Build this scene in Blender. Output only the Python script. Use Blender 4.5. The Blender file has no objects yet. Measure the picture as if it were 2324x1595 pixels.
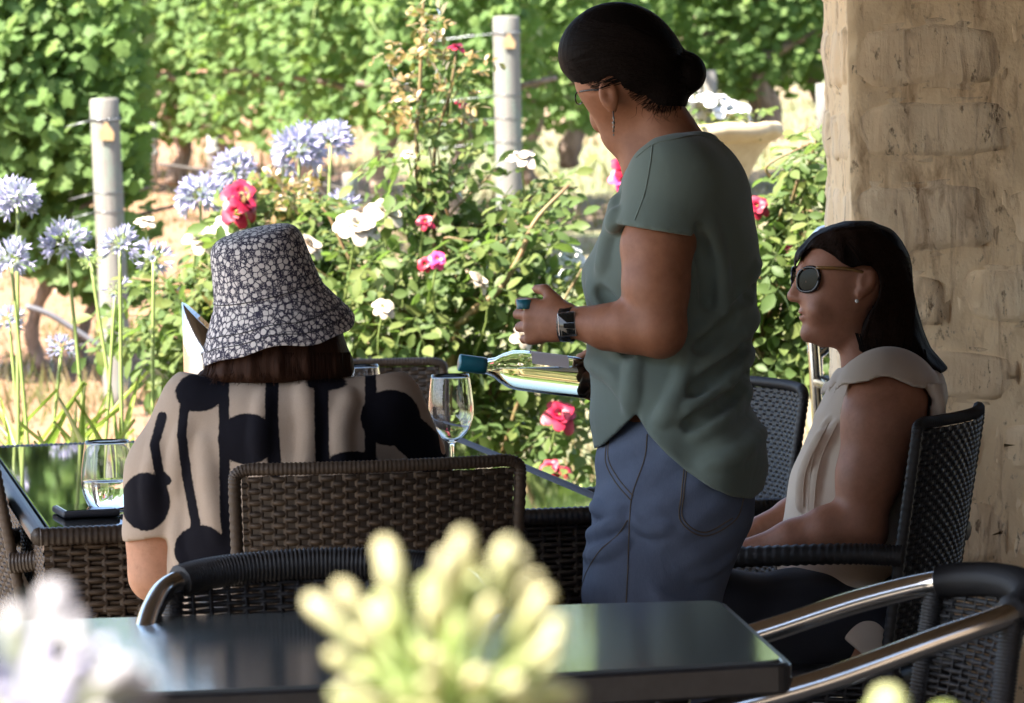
import bpy, bmesh, math, random
import numpy as np
from mathutils import Vector, Matrix
from mathutils.bvhtree import BVHTree
random.seed(7); np.random.seed(7)
SC = bpy.context.scene
COL = SC.collection
R = math.radians
# ------------------------------------------------------------------ camera, sky, sun, exposure
F_PX = 9600.0; CX, CY = 1161.5, 797.5           # the photograph measured at 2323 px width
CAM = np.array([0.0, 0.0, 1.40])
_p = math.atan((CY-323.0)/F_PX); _r = R(1.4)
FW = np.array([0, math.cos(_p), -math.sin(_p)])
_u0 = np.array([0, math.sin(_p), math.cos(_p)]); _r0 = np.array([1.0, 0, 0])
RC = math.cos(_r)*_r0 - math.sin(_r)*_u0
UC = math.sin(_r)*_r0 + math.cos(_r)*_u0
cd = bpy.data.cameras.new('camera'); cam = bpy.data.objects.new('camera', cd); COL.objects.link(cam)
cam.matrix_world = Matrix(((RC[0], UC[0], -FW[0], CAM[0]), (RC[1], UC[1], -FW[1], CAM[1]), (RC[2], UC[2], -FW[2], CAM[2]), (0, 0, 0, 1)))
cd.sensor_width = 36; cd.sensor_fit = 'HORIZONTAL'; cd.lens = F_PX/2323*36
cd.clip_start = .1; cd.clip_end = 4000
cd.dof.use_dof = True; cd.dof.focus_distance = 7.6; cd.dof.aperture_fstop = cd.lens/1000/.0125
SC.camera = cam
w = bpy.data.worlds.new('World'); SC.world = w; w.use_nodes = True
nt = w.node_tree; bg = nt.nodes['Background']
sky = nt.nodes.new('ShaderNodeTexSky'); sky.sky_type = 'NISHITA'; sky.sun_disc = False
SUN_EL, SUN_AZ = 54.0, -124.0
sky.dust_density = 2.2; sky.sun_elevation = R(SUN_EL); sky.sun_rotation = R(SUN_AZ)
nt.links.new(sky.outputs[0], bg.inputs[0]); bg.inputs[1].default_value = 0.085
sd = bpy.data.lights.new('sun', 'SUN'); sd.energy = 4.6; sd.angle = R(.53); sd.color = (1.0, .92, .80)
so = bpy.data.objects.new('sun', sd); COL.objects.link(so)
TO_SUN = Vector((math.sin(R(SUN_AZ))*math.cos(R(SUN_EL)), math.cos(R(SUN_AZ))*math.cos(R(SUN_EL)), math.sin(R(SUN_EL))))
so.rotation_euler = TO_SUN.to_track_quat('Z', 'Y').to_euler()
SC.view_settings.view_transform = 'Standard'; SC.view_settings.look = 'None'; SC.view_settings.gamma = 1
SC.view_settings.use_curve_mapping = False
SC.view_settings.exposure = 2.85
SC.render.engine = 'CYCLES'
SC.cycles.use_denoising = True; SC.cycles.max_bounces = 10; SC.cycles.transparent_max_bounces = 12
SC.cycles.caustics_reflective = False; SC.cycles.caustics_refractive = False
SC.cycles.sample_clamp_indirect = 6

# ------------------------------------------------------------------ helpers
def W(px, py, d):
    return CAM + d*(FW + (px-CX)/F_PX*RC + (CY-py)/F_PX*UC)
def on_z(px, py, z):
    v = FW + (px-CX)/F_PX*RC + (CY-py)/F_PX*UC
    return CAM + v*((z-CAM[2])/v[2])
def gz(x, y):
    y = np.asarray(y, float)
    t = np.clip((y-15.0)/4.0, 0, 1)
    z = np.where(y < 19, .09*(y-16.2)*t*t*(3-2*t)*1.0, .09*(y-16.2))
    z = np.where(y < 15, 0, np.maximum(z, 0))
    return np.where(y > 70, .09*53.8+.015*(y-70), z)
def on_ground(px, py):
    v = FW + (px-CX)/F_PX*RC + (CY-py)/F_PX*UC
    d = 8.0
    while d < 300:
        p = CAM+v*d
        if p[2] < float(gz(p[0], p[1])): return p
        d += .02
    return p
def tag(o, label=None, cat=None, group=None, kind=None):
    if label: o['label'] = label
    if cat: o['category'] = cat
    if group: o['group'] = group
    if kind: o['kind'] = kind
    return o
def thing(name, loc, label, cat, group=None, rz=0.0):
    o = bpy.data.objects.new(name, None); COL.objects.link(o)
    o.empty_display_size = .05; o.location = loc; o.rotation_euler = (0, 0, rz)
    return tag(o, label, cat, group)
def meshdata(name, V, F, mat, smooth=True):
    V = np.asarray(V, np.float32); me = bpy.data.meshes.new(name)
    if isinstance(F, np.ndarray):
        k = F.shape[1]; n = len(F)
        me.vertices.add(len(V)); me.vertices.foreach_set('co', V.ravel())
        me.loops.add(n*k); me.loops.foreach_set('vertex_index', F.astype(np.int32).ravel())
        me.polygons.add(n); me.polygons.foreach_set('loop_start', np.arange(0, n*k, k, dtype=np.int32))
        me.update(calc_edges=True)
    else:
        me.from_pydata([tuple(map(float, v)) for v in V], [], F)
    if smooth: me.polygons.foreach_set('use_smooth', np.ones(len(me.polygons), bool))
    if mat: me.materials.append(mat)
    return me
def link(name, me, parent=None):
    o = bpy.data.objects.new(name, me); COL.objects.link(o)
    if parent: o.parent = parent
    return o
def part(name, VF, mat, parent=None, smooth=True, kind=None, off=None):
    V, F = VF
    V = np.asarray(V, float)
    if off is not None: V = V-np.asarray(off)
    o = link(name, meshdata(name, V, F, mat, smooth), parent)
    if kind: o['kind'] = kind
    return o
def own(name, VF, mat, base, label, cat, group=None, smooth=True):
    """a thing that is one mesh, origin at its base"""
    o = part(name, VF, mat, None, smooth, None, base); o.location = base
    return tag(o, label, cat, group)
def copy_tree(o, parent=None):
    c = o.copy(); COL.objects.link(c)
    if parent: c.parent = parent
    for ch in KIDS.get(o.name, []) or [x for x in o.children]: copy_tree(ch, c)
    return c
KIDS = {}
def cat(lst):
    Vs, Fs, n = [], [], 0
    for V, F in lst:
        Vs.append(np.asarray(V, float)); Fs.append(np.asarray(F)+n); n += len(V)
    return np.concatenate(Vs), np.concatenate(Fs)
def spline(pts, n):
    P = np.asarray(pts, float)
    if len(P) == 2:
        t = np.linspace(0, 1, n)[:, None]; return P[0]*(1-t)+P[1]*t
    Q = np.vstack([2*P[0]-P[1], P, 2*P[-1]-P[-2]])
    out = []; m = len(P)-1
    for s in np.linspace(0, m, n):
        i = min(int(s), m-1); t = s-i
        a, b, c, d = Q[i:i+4]
        out.append(.5*((2*b)+(c-a)*t+(2*a-5*b+4*c-d)*t*t+(3*b-a-3*c+d)*t**3))
    return np.array(out)
def tube(pts, rad, seg=8, flat=(1, 1), up=None):
    P = np.asarray(pts, float); n = len(P)
    rad = np.broadcast_to(np.asarray(rad, float), (n,)).copy()
    T = np.gradient(P, axis=0); T /= np.linalg.norm(T, axis=1)[:, None]+1e-12
    u = np.array([0, 0, 1.]) if abs(T[0][2]) < .9 else np.array([1., 0, 0])
    if up is not None: u = np.asarray(up, float)
    N = u-T[0]*u.dot(T[0]); N /= np.linalg.norm(N)
    rings = []
    a = np.linspace(0, 2*np.pi, seg, endpoint=False)
    def ring(c, N, B, r): return c+r*(np.cos(a)[:, None]*N*flat[0]+np.sin(a)[:, None]*B*flat[1])
    for i in range(n):
        N = N-T[i]*N.dot(T[i]); N /= np.linalg.norm(N)+1e-12
        B = np.cross(T[i], N)
        if i == 0: rings.append(ring(P[0], N, B, rad[0]*.02))
        rings.append(ring(P[i], N, B, rad[i]))
        if i == n-1: rings.append(ring(P[i], N, B, rad[i]*.02))
    V = np.concatenate(rings); m = len(rings)
    i, j = np.meshgrid(np.arange(m-1), np.arange(seg), indexing='ij')
    j2 = (j+1) % seg
    F = np.stack([i*seg+j, i*seg+j2, (i+1)*seg+j2, (i+1)*seg+j], -1).reshape(-1, 4)
    return V, F
def wrapped(pts, r, pitch=.007, seg=10, depth=.12):
    P = np.asarray(pts, float); L = np.linalg.norm(np.diff(P, axis=0), axis=1).sum()
    n = max(8, int(L/pitch*3)); Q = spline(P, n)
    rr = r*(1-depth*np.array([0, .35, 1.0])[np.arange(n) % 3])
    return tube(Q, rr, seg)
def lathe(prof, seg=32, c=(0, 0, 0), closed=False):
    prof = np.asarray(prof, float); m = len(prof)
    a = np.linspace(0, 2*np.pi, seg, endpoint=False)
    V = np.stack([np.outer(prof[:, 0], np.cos(a)), np.outer(prof[:, 0], np.sin(a)), np.repeat(prof[:, 1:2], seg, 1)], -1).reshape(-1, 3)+np.asarray(c)
    mm = m if closed else m-1
    i, j = np.meshgrid(np.arange(mm), np.arange(seg), indexing='ij'); j2 = (j+1) % seg; i2 = (i+1) % m
    F = np.stack([i*seg+j, i*seg+j2, i2*seg+j2, i2*seg+j], -1).reshape(-1, 4)
    return V, F
def orient(V, axis, origin):
    """turn a lathe's z axis to `axis` and move it to origin"""
    q = Vector((0, 0, 1)).rotation_difference(Vector(axis).normalized())
    M = np.array(q.to_matrix()); return np.asarray(V) @ M.T+np.asarray(origin)
def rbox(lo, hi, bev=.01, seg=2):
    bm = bmesh.new(); bmesh.ops.create_cube(bm, size=1)
    lo, hi = np.asarray(lo, float), np.asarray(hi, float)
    for v in bm.verts: v.co = Vector(lo+(np.array(v.co)+.5)*(hi-lo))
    if bev > 0: bmesh.ops.bevel(bm, geom=bm.edges[:], offset=bev, segments=seg, affect='EDGES', profile=.5)
    bm.verts.index_update()
    V = np.array([v.co[:] for v in bm.verts]); F = [[v.index for v in f.verts] for f in bm.faces]; bm.free()
    return V, F
def catl(lst):
    Vs, Fs, n = [], [], 0
    for V, F in lst:
        Vs.append(np.asarray(V, float)); Fs += [[int(i)+n for i in f] for f in F]; n += len(V)
    return np.concatenate(Vs), Fs
def xf(VF, M): return np.asarray(VF[0]) @ np.asarray(M)[:3, :3].T+np.asarray(M)[:3, 3], VF[1]

# ------------------------------------------------------------------ materials
class NT:
    def __init__(s, name):
        s.m = bpy.data.materials.new(name); s.m.use_nodes = True; s.t = s.m.node_tree; s.t.nodes.clear()
        s.out = s.t.nodes.new('ShaderNodeOutputMaterial')
    def n(s, typ, ins=None, **kw):
        o = s.t.nodes.new('ShaderNode'+typ)
        for k, v in kw.items(): setattr(o, k, v)
        for k, v in (ins or {}).items():
            if isinstance(v, bpy.types.NodeSocket): s.t.links.new(v, o.inputs[k])
            else: o.inputs[k].default_value = v
        return o
    def math(s, op, a, b=0.0, c=0.0):
        return s.n('Math', {0: a, 1: b, 2: c}, operation=op).outputs[0]
    def mix(s, f, a, b, mode='MIX'):
        o = s.t.nodes.new('ShaderNodeMix'); o.data_type = 'RGBA'; o.blend_type = mode
        for i, v in ((0, f), (6, a), (7, b)):
            if isinstance(v, bpy.types.NodeSocket): s.t.links.new(v, o.inputs[i])
            else: o.inputs[i].default_value = v if i == 0 else (*v, 1) if len(v) == 3 else v
        return o.outputs[2]
    def ramp(s, f, stops):
        o = s.t.nodes.new('ShaderNodeValToRGB'); e = o.color_ramp.elements
        while len(e) < len(stops): e.new(.5)
        for el, (p, c) in zip(e, stops): el.position = p; el.color = (*c, 1) if len(c) == 3 else c
        s.t.links.new(f, o.inputs[0]); return o.outputs[0]
    def coord(s, which='Object', scale=(1, 1, 1), loc=(0, 0, 0), rot=(0, 0, 0)):
        tc = s.n('TexCoord'); return s.n('Mapping', {0: tc.outputs[which], 'Scale': scale, 'Location': loc, 'Rotation': rot}).outputs[0]
    def noise(s, vec, scale, detail=4, rough=.6, dist=0.0):
        return s.n('TexNoise', {'Vector': vec, 'Scale': scale, 'Detail': detail, 'Roughness': rough, 'Distortion': dist}).outputs[0]
    def bump(s, h, strength=.3, dist=.01):
        return s.n('Bump', {'Height': h, 'Strength': strength, 'Distance': dist}).outputs[0]
    def princ(s, col, rough=.6, normal=None, **kw):
        p = s.n('BsdfPrincipled'); ins = {'Base Color': col, 'Roughness': rough}
        if normal is not None: ins['Normal'] = normal
        ins.update(kw)
        for k, v in ins.items():
            if isinstance(v, bpy.types.NodeSocket): s.t.links.new(v, p.inputs[k])
            elif k == 'Base Color': p.inputs[k].default_value = (*v, 1)
            else: p.inputs[k].default_value = v
        s.t.links.new(p.outputs[0], s.out.inputs[0]); return p
def simple(name, c1, c2, scale=20, rough=.6, bump=.2, bd=.003, detail=5, stretch=(1, 1, 1), **kw):
    t = NT(name); v = t.coord('Object', stretch); f = t.noise(v, scale, detail)
    f2 = t.n('MapRange', {0: f, 1: .3, 2: .7}).outputs[0]
    t.princ(t.mix(f2, c1, c2), rough, t.bump(f, bump, bd) if bump else None, **kw); return t.m
def leafmat(name, stops, trans=.35, gloss=.05, grough=.35):
    t = NT(name)
    g = t.n('NewGeometry'); oi = t.n('ObjectInfo')
    r = t.math('FRACT', t.math('ADD', g.outputs['Random Per Island'], oi.outputs['Random']))
    v = t.coord('Object'); nz = t.noise(v, 30, 3)
    r2 = t.math('ADD', t.math('MULTIPLY', r, .8), t.math('MULTIPLY', nz, .2))
    col = t.ramp(r2, stops)
    d = t.n('BsdfDiffuse', {0: col}); 
    tc = t.mix(.55, col, (.17, .30, .035), 'MIX')
    tr = t.n('BsdfTranslucent', {0: tc})
    gl = t.n('BsdfGlossy', {0: (1, 1, 1, 1), 1: grough})
    m1 = t.n('MixShader', {0: trans, 1: d.outputs[0], 2: tr.outputs[0]})
    fr = t.n('Fresnel', {0: 1.4})
    m2 = t.n('MixShader', {0: t.math('MULTIPLY', t.math('ADD', fr.outputs[0], .02), gloss*14), 1: m1.outputs[0], 2: gl.outputs[0]})
    t.t.links.new(m2.outputs[0], t.out.inputs[0]); return t.m
M = {}
M['vine'] = leafmat('vine_leaf', [(0, (.092, .160, .054)), (.3, (.112, .188, .062)), (.6, (.128, .206, .066)), (.85, (.152, .225, .066)), (1, (.185, .245, .07))], .56, .006, .5)
M['rose_leaf'] = leafmat('rose_leaf', [(0, (.06, .10, .035)), (.35, (.085, .13, .042)), (.65, (.115, .155, .048)), (.88, (.155, .18, .055)), (1, (.20, .16, .07))], .48, .010, .45)
M['young_leaf'] = leafmat('young_rose_leaf', [(0, (.14, .10, .035)), (.5, (.20, .12, .04)), (.8, (.22, .17, .05)), (1, (.24, .07, .04))], .4, .05)
M['strap'] = leafmat('strap_leaf', [(0, (.17, .23, .04)), (.5, (.24, .31, .05)), (.8, (.32, .35, .08)), (1, (.46, .34, .14))], .46, .02)
M['blue_petal'] = leafmat('blue_petal', [(0, (.33, .31, .54)), (.5, (.42, .40, .62)), (1, (.55, .52, .70))], .35, .0)
M['stalk'] = simple('green_stalk', (.16, .22, .06), (.22, .28, .08), 30, .5, .1)
M['cane'] = simple('rose_cane', (.11, .10, .035), (.17, .09, .04), 20, .6, .3)
M['bark'] = simple('vine_bark', (.10, .07, .055), (.28, .21, .17), 26, .9, 1.0, .02, 6, (1, 1, .25))
M['red_petal'] = simple('red_petal', (.24, .002, .020), (.36, .004, .042), 40, .5, .1)
M['pink_petal'] = simple('pink_petal', (.62, .03, .17), (.68, .06, .22), 40, .5, .1)
M['cream_petal'] = simple('cream_petal', (.44, .37, .29), (.50, .43, .34), 40, .5, .1)
M['white_petal'] = simple('white_petal', (.52, .52, .50), (.60, .60, .58), 40, .5, .1)
# ------------------------------------------------------------------ setting: ground, floor, roof, column
def build_ground():
    xs = np.concatenate([np.linspace(-500, -14, 12)[:-1], np.linspace(-14, 14, 141), np.linspace(14, 500, 12)[1:]])
    ys = np.concatenate([np.linspace(-60, 10, 8)[:-1], np.linspace(10, 46, 240), np.linspace(46, 900, 24)[1:]])
    X, Y = np.meshgrid(xs, ys, indexing='ij')
    near = (Y > 14) & (Y < 46) & (abs(X) < 14)
    Z = gz(X, Y)+np.where(near, .03*np.sin(X*1.7+Y*.6)*np.sin(Y*1.3-X*.5)+.02*np.sin(X*4.1)*np.sin(Y*3.3), 0)-.012
    Z = np.where(Y < 10.2, -.06, Z)
    n, m = X.shape; V = np.stack([X, Y, Z], -1).reshape(-1, 3)
    i, j = np.meshgrid(np.arange(n-1), np.arange(m-1), indexing='ij')
    F = np.stack([i*m+j, (i+1)*m+j, (i+1)*m+j+1, i*m+j+1], -1).reshape(-1, 4)
    t = NT('dry_ground'); v = t.coord('Object')
    big = t.noise(v, .55, 4, .55); mid = t.noise(v, 2.6, 5, .65); fine = t.noise(v, 38, 5, .75)
    straw = t.mix(fine, (.15, .105, .068), (.25, .18, .12)); red = t.mix(fine, (.17, .075, .043), (.26, .125, .075))
    grn = t.mix(fine, (.09, .11, .05), (.16, .175, .09))
    sx = t.n('SeparateXYZ', {0: v})
    lft = t.n('MapRange', {0: sx.outputs[0], 1: -2.2, 2: -.6, 3: .75, 4: 0.}).outputs[0]
    c = t.mix(t.n('MapRange', {0: big, 1: .42, 2: .58}).outputs[0], straw, grn)
    c = t.mix(t.math('MULTIPLY', t.n('MapRange', {0: t.math('ADD', mid, lft), 1: .62, 2: .85}).outputs[0], .8), c, red)
    grav = t.mix(t.n('TexVoronoi', {'Vector': v, 'Scale': 45.}).outputs[0], (.22, .185, .15), (.13, .105, .085))
    c = t.mix(t.n('MapRange', {0: t.math('ADD', sx.outputs[1], t.math('MULTIPLY', mid, 1.2)), 1: 14.6, 2: 15.3}).outputs[0], grav, c)
    t.princ(c, .95, t.bump(fine, .6, .03)); 
    g = part('ground', (V, F), t.m, None, True); g['kind'] = 'structure'
build_ground()
def build_grass():
    n = 34000
    y = 14.5+np.random.rand(n)**1.4*20; x = (np.random.rand(n)-.5)*(y*.36)
    z = gz(x, y)+.03*np.sin(x*1.7+y*.6)*np.sin(y*1.3-x*.5)-.02
    h = (.04+.10*np.random.rand(n)**2)*(.6+.8*(np.sin(x*2.3+y)*np.sin(y*1.7) > .1)); a = np.random.rand(n)*6.28
    wv = np.stack([np.cos(a), np.sin(a), 0*a], -1)*(.006+.006*np.random.rand(n))[:, None]
    b = np.stack([x, y, z], -1); tip = b+np.stack([(np.random.rand(n)-.5)*h, (np.random.rand(n)-.5)*h, h], -1)
    V = np.stack([b-wv, b+wv, tip], 1).reshape(-1, 3); F = np.arange(3*n).reshape(-1, 3)
    mt = leafmat('dry_grass', [(0, (.17, .12, .07)), (.45, (.23, .17, .10)), (.7, (.13, .155, .065)), (1, (.21, .105, .06))], .35, .01)
    part('dry_grass', (V, F), mt, None, False, 'stuff')
build_grass()
hv = simple('wooded_hill', (.035, .06, .025), (.07, .10, .035), 1.2, .95, 0)
def build_hill():
    xs = np.linspace(-420, 420, 90); ys = np.linspace(150, 420, 26)
    X, Y = np.meshgrid(xs, ys, indexing='ij')
    u = (Y-150)/270
    H = (26+9*np.sin(X*.013+1)+5*np.sin(X*.041)+3*np.sin(X*.11))*np.sin(np.pi*np.clip(u, 0, 1))+2.0*np.sin(X*.35)*np.sin(Y*.31)
    Z = gz(X, Y)-2+np.maximum(H, 0); n, m = X.shape
    i, j = np.meshgrid(np.arange(n-1), np.arange(m-1), indexing='ij')
    F = np.stack([i*m+j, (i+1)*m+j, (i+1)*m+j+1, i*m+j+1], -1).reshape(-1, 4)
    part('hill', (np.stack([X, Y, Z], -1).reshape(-1, 3), F), hv, None, True, 'structure')
build_hill()
stone_floor = simple('stone_paving', (.11, .092, .075), (.16, .135, .11), 7, .7, .3, .01)
f = part('patio_floor', rbox((-9, -6, -.2), (7, 10.35, 0), .01, 1), stone_floor, None, False); f['kind'] = 'structure'
roof_m = simple('dark_timber', (.06, .045, .035), (.11, .085, .06), 12, .8, .3, .004, 5, (1, .1, 1))
rf = thing('shading_roof', (0, 6.5, 2.62), 'unseen dark timber verandah roof put above the tables to shade them', 'roof')  # unseen roof, its edges sized to keep tables and people in shade
part('roof_deck', rbox((-2.5, -4.45, .12), (6.8, 3.75, .2), .005, 1), roof_m, rf, False)
for k in range(7):
    part('rafter', rbox((-2.4+k*1.5, -4.35, 0), (-2.3+k*1.5, 3.7, .118), .004, 1), roof_m, rf, False)
part('beam', rbox((-2.4, 2.2, -.2), (6.7, 2.36, -.003), .006, 1), roof_m, rf, False)
# unseen house walls added to darken the right side and the camera side
wall_m = simple('unseen_wall', (.09, .07, .055), (.14, .11, .085), 5, .9, .4, .01)
hw = thing('right_shade_wall', (3.2, 6, 0), 'unseen house wall added beyond the frame to darken the right side', 'wall')
part('wall', rbox((0, -7, 0), (.3, 4.6, 2.6), .01, 1), wall_m, hw, False)
hb = thing('rear_shade_wall', (0, -1.3, 0), 'unseen house wall added behind the camera to cut the front light', 'wall')
part('wall', rbox((-9, -.3, 0), (5.6, 0, 3.4), .01, 1), wall_m, hb, False)
# ---- rough stone column
def build_column():
    x0, y0, wd = .712, 8.86, .66
    c = thing('stone_column', (x0+wd/2, y0+wd/2, 0), 'rough cream limewashed stone column with brown streaks behind the seated woman', 'column')
    t = NT('limewashed_stone')
    v = t.coord('Object', (1, 1, .16)); v1 = t.coord('Object'); vs = t.coord('Object', (1, 1, .42))
    st = t.noise(v, 26, 6, .68, .9); bl = t.noise(vs, 7, 5, .65, .5); pit = t.noise(vs, 44, 4, .7)
    oi = t.n('ObjectInfo').outputs['Random']
    base = t.mix(t.n('MapRange', {0: bl, 1: .3, 2: .7}).outputs[0], (.90, .66, .39), (.95, .79, .55))
    base = t.mix(t.math('MULTIPLY', oi, .30), base, (.88, .70, .49))
    brown = t.n('MapRange', {0: t.math('MULTIPLY', st, t.math('ADD', bl, .62)), 1: .60, 2: .85}).outputs[0]
    base = t.mix(t.math('MULTIPLY', brown, .85), base, (.26, .13, .055))
    pk = t.n('MapRange', {0: pit, 1: .60, 2: .69}).outputs[0]
    base = t.mix(t.math('MULTIPLY', pk, .8), base, (.15, .085, .045))
    hgt = t.math('ADD', t.math('MULTIPLY', st, .7), t.math('SUBTRACT', t.noise(v1, 14, 5), t.math('MULTIPLY', pk, .3)))
    t.princ(base, .92, t.bump(hgt, .5, .012)); stone = t.m
    t = NT('lime_mortar'); v1 = t.coord('Object'); nz = t.noise(v1, 9, 5, .6); sp = t.noise(t.coord('Object', (1, 1, .5)), 40, 4, .7)
    b2 = t.mix(nz, (.90, .65, .37), (.95, .78, .53)); v_ = t.coord('Object', (1, 1, .16)); st = t.noise(v_, 26, 6, .68, .9); bl = t.noise(t.coord('Object', (1, 1, .42)), 7, 5, .65, .5)
    b2 = t.mix(t.math('MULTIPLY', t.n('MapRange', {0: t.math('MULTIPLY', st, t.math('ADD', bl, .62)), 1: .58, 2: .82}).outputs[0], .75), b2, (.32, .17, .075))
    b2 = t.mix(t.math('MULTIPLY', t.n('MapRange', {0: sp, 1: .60, 2: .69}).outputs[0], .75), b2, (.16, .09, .045))
    t.princ(b2, .92, t.bump(t.math('ADD', nz, t.math('MULTIPLY', sp, .3)), .55, .015)); mort = t.m
    def lump(lo, hi, amp, cuts, seed):
        bm = bmesh.new(); bmesh.ops.create_cube(bm, size=1)
        bmesh.ops.subdivide_edges(bm, edges=bm.edges[:], cuts=cuts, use_grid_fill=True)
        rs = np.random.RandomState(seed); ph = rs.rand(9)*6.28
        for q in bm.verts:
            e = np.array(q.co[:]); p = lo+(e+.5)*(hi-lo)
            rd = np.abs(e*2)**6; k = (rd.sum()-rd.max())*.012          # round the arrises
            n = np.array([math.sin(p[2]*31+ph[0])*math.sin(p[0]*24+ph[1])+.6*math.sin(p[2]*63+p[0]*40+ph[2]),
                          math.sin(p[2]*27+ph[3])*math.sin(p[0]*33+ph[4])+.6*math.sin(p[0]*71+p[2]*35+ph[5]),
                          math.sin(p[0]*29+ph[6])*math.sin(p[1]*26+ph[7])])
            q.co = Vector(p+n*amp*np.array([1.2, 1, 2.4])-np.sign(e)*k*np.array([1, 1, 1]))
        bm.verts.index_update()
        V = np.array([q.co[:] for q in bm.verts]); Fs = [[q.index for q in f.verts] for f in bm.faces]; bm.free(); return V, Fs
    def core():
        n = 26; hh = 130; P = []
        for k in range(hh):
            z = k*2.6/(hh-1)
            for s in range(4):
                for i in range(n):
                    u = i/n
                    e = [(u, 0), (1, u), (1-u, 1), (0, 1-u)][s]
                    wob = .001+.002*math.sin(z*23+u*9+s)*math.sin(u*17+z*11)+.0025*math.sin(z*51+u*31+s*2)+.002*math.sin(z*90-u*60)
                    nx, ny = [(0, -1), (1, 0), (0, 1), (-1, 0)][s]
                    P.append(((e[0]-.5)*(wd-.012)+nx*wob, (e[1]-.5)*(wd-.012)+ny*wob, z))
        m = 4*n; i, j = np.meshgrid(np.arange(hh-1), np.arange(m), indexing='ij'); j2 = (j+1) % m
        return np.array(P), np.stack([i*m+j, i*m+j2, (i+1)*m+j2, (i+1)*m+j], -1).reshape(-1, 4)
    part('mortar_core', core(), mort, c)
    rs = np.random.RandomState(11); z = .004
    while z < 2.5:
        h = rs.uniform(.13, .20); z1 = min(z+h, 2.6)
        for face in range(2):
            u = -wd/2+.004
            while u < wd/2-.03:
                L = rs.uniform(.14, .36); u1 = min(u+L, wd/2-.004)
                if wd/2-u1 < .09: u1 = wd/2-.004
                g0, g1 = rs.uniform(.001, .010), rs.uniform(.001, .008); zb, zt = z+rs.uniform(.0, .02), z1-rs.uniform(.006, .030); pr = rs.uniform(.002, .006)
                if face == 0: lo, hi = np.array([u+g0, -wd/2-pr, zb]), np.array([u1-g1, -wd/2+.06, zt])
                else: lo, hi = np.array([-wd/2-pr*.8, u+g0+.012, zb]), np.array([-wd/2+.06, u1-g1, zt])
                part('stone', lump(lo, hi, .0024, 8 if face == 0 else 6, rs.randint(9999)), stone, c)
                u = u1
        z = z1
build_column()
# ---- vines
def outline_leaf():
    a = [(0, 0), (.28, -.10), (.50, .12), (.40, .33), (.52, .62), (.27, .66), (0, 1.0), (-.27, .66), (-.52, .62), (-.40, .33), (-.50, .12), (-.28, -.10)]
    V = [(0, .32, 0)]+[(x, y, -.16*(x*x*2+(y-.3)**2)+.05*math.sin(k*2.4)) for k, (x, y) in enumerate(a)]
    F = [(0, k, k+1) for k in range(1, 12)]+[(0, 12, 1)]
    return np.array(V, float), np.array(F)
VLEAF = outline_leaf()
def frames(nrm, ydir):
    """rotation matrices whose columns are side, leaf direction, normal"""
    n = nrm/(np.linalg.norm(nrm, axis=1)[:, None]+1e-9)
    y = ydir-n*(ydir*n).sum(1)[:, None]; y /= np.linalg.norm(y, axis=1)[:, None]+1e-9
    return np.stack([np.cross(y, n), y, n], -1)
def scatter(tmpl, pos, rot, size):
    V, F = tmpl; n = len(pos)
    P = np.einsum('nij,vj->nvi', rot, V)*size[:, None, None]+pos[:, None, :]
    return P.reshape(-1, 3), (F[None]+(np.arange(n)*len(V))[:, None, None]).reshape(-1, F.shape[1])
VL_ME = [meshdata('vine_leaf', VLEAF[0]*np.array([sx, 1, sz]), VLEAF[1], M['vine']) for sx, sz in ((1, 1), (.92, 1.9), (1.06, -.6))]
def put_leaves(par, mes, name, pos, rot, size):
    for k in range(len(pos)):
        o = link(name, mes[k % len(mes)], par)
        m = Matrix(rot[k].tolist()).to_4x4(); m.translation = Vector(pos[k]); o.matrix_basis = m @ Matrix.Scale(float(size[k]), 4)
def trunk_mesh(h, r, seed, lean=(0, 0)):
    rs = np.random.RandomState(seed); n = 14; t = np.linspace(0, 1, n)
    P = np.stack([lean[0]*t+.045*np.sin(t*7+seed), lean[1]*t+.035*np.cos(t*6+seed*2), h*t-.05], -1)
    V, F = tube(P, r*(1.35-.5*t+.18*np.sin(t*19+seed)), 11)
    V = V+.006*np.stack([np.sin(V[:, 2]*80+V[:, 1]*90), np.cos(V[:, 2]*95+V[:, 0]*70), 0*V[:, 0]], -1)
    arm = [tube(spline([P[-2], P[-1]+(s*.25, .05, .10), P[-1]+(s*.55, 0, .17)], 8), np.linspace(r*.6, r*.3, 8), 8) for s in (-1, 1)]
    return cat([(V, F)]+arm)
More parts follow.
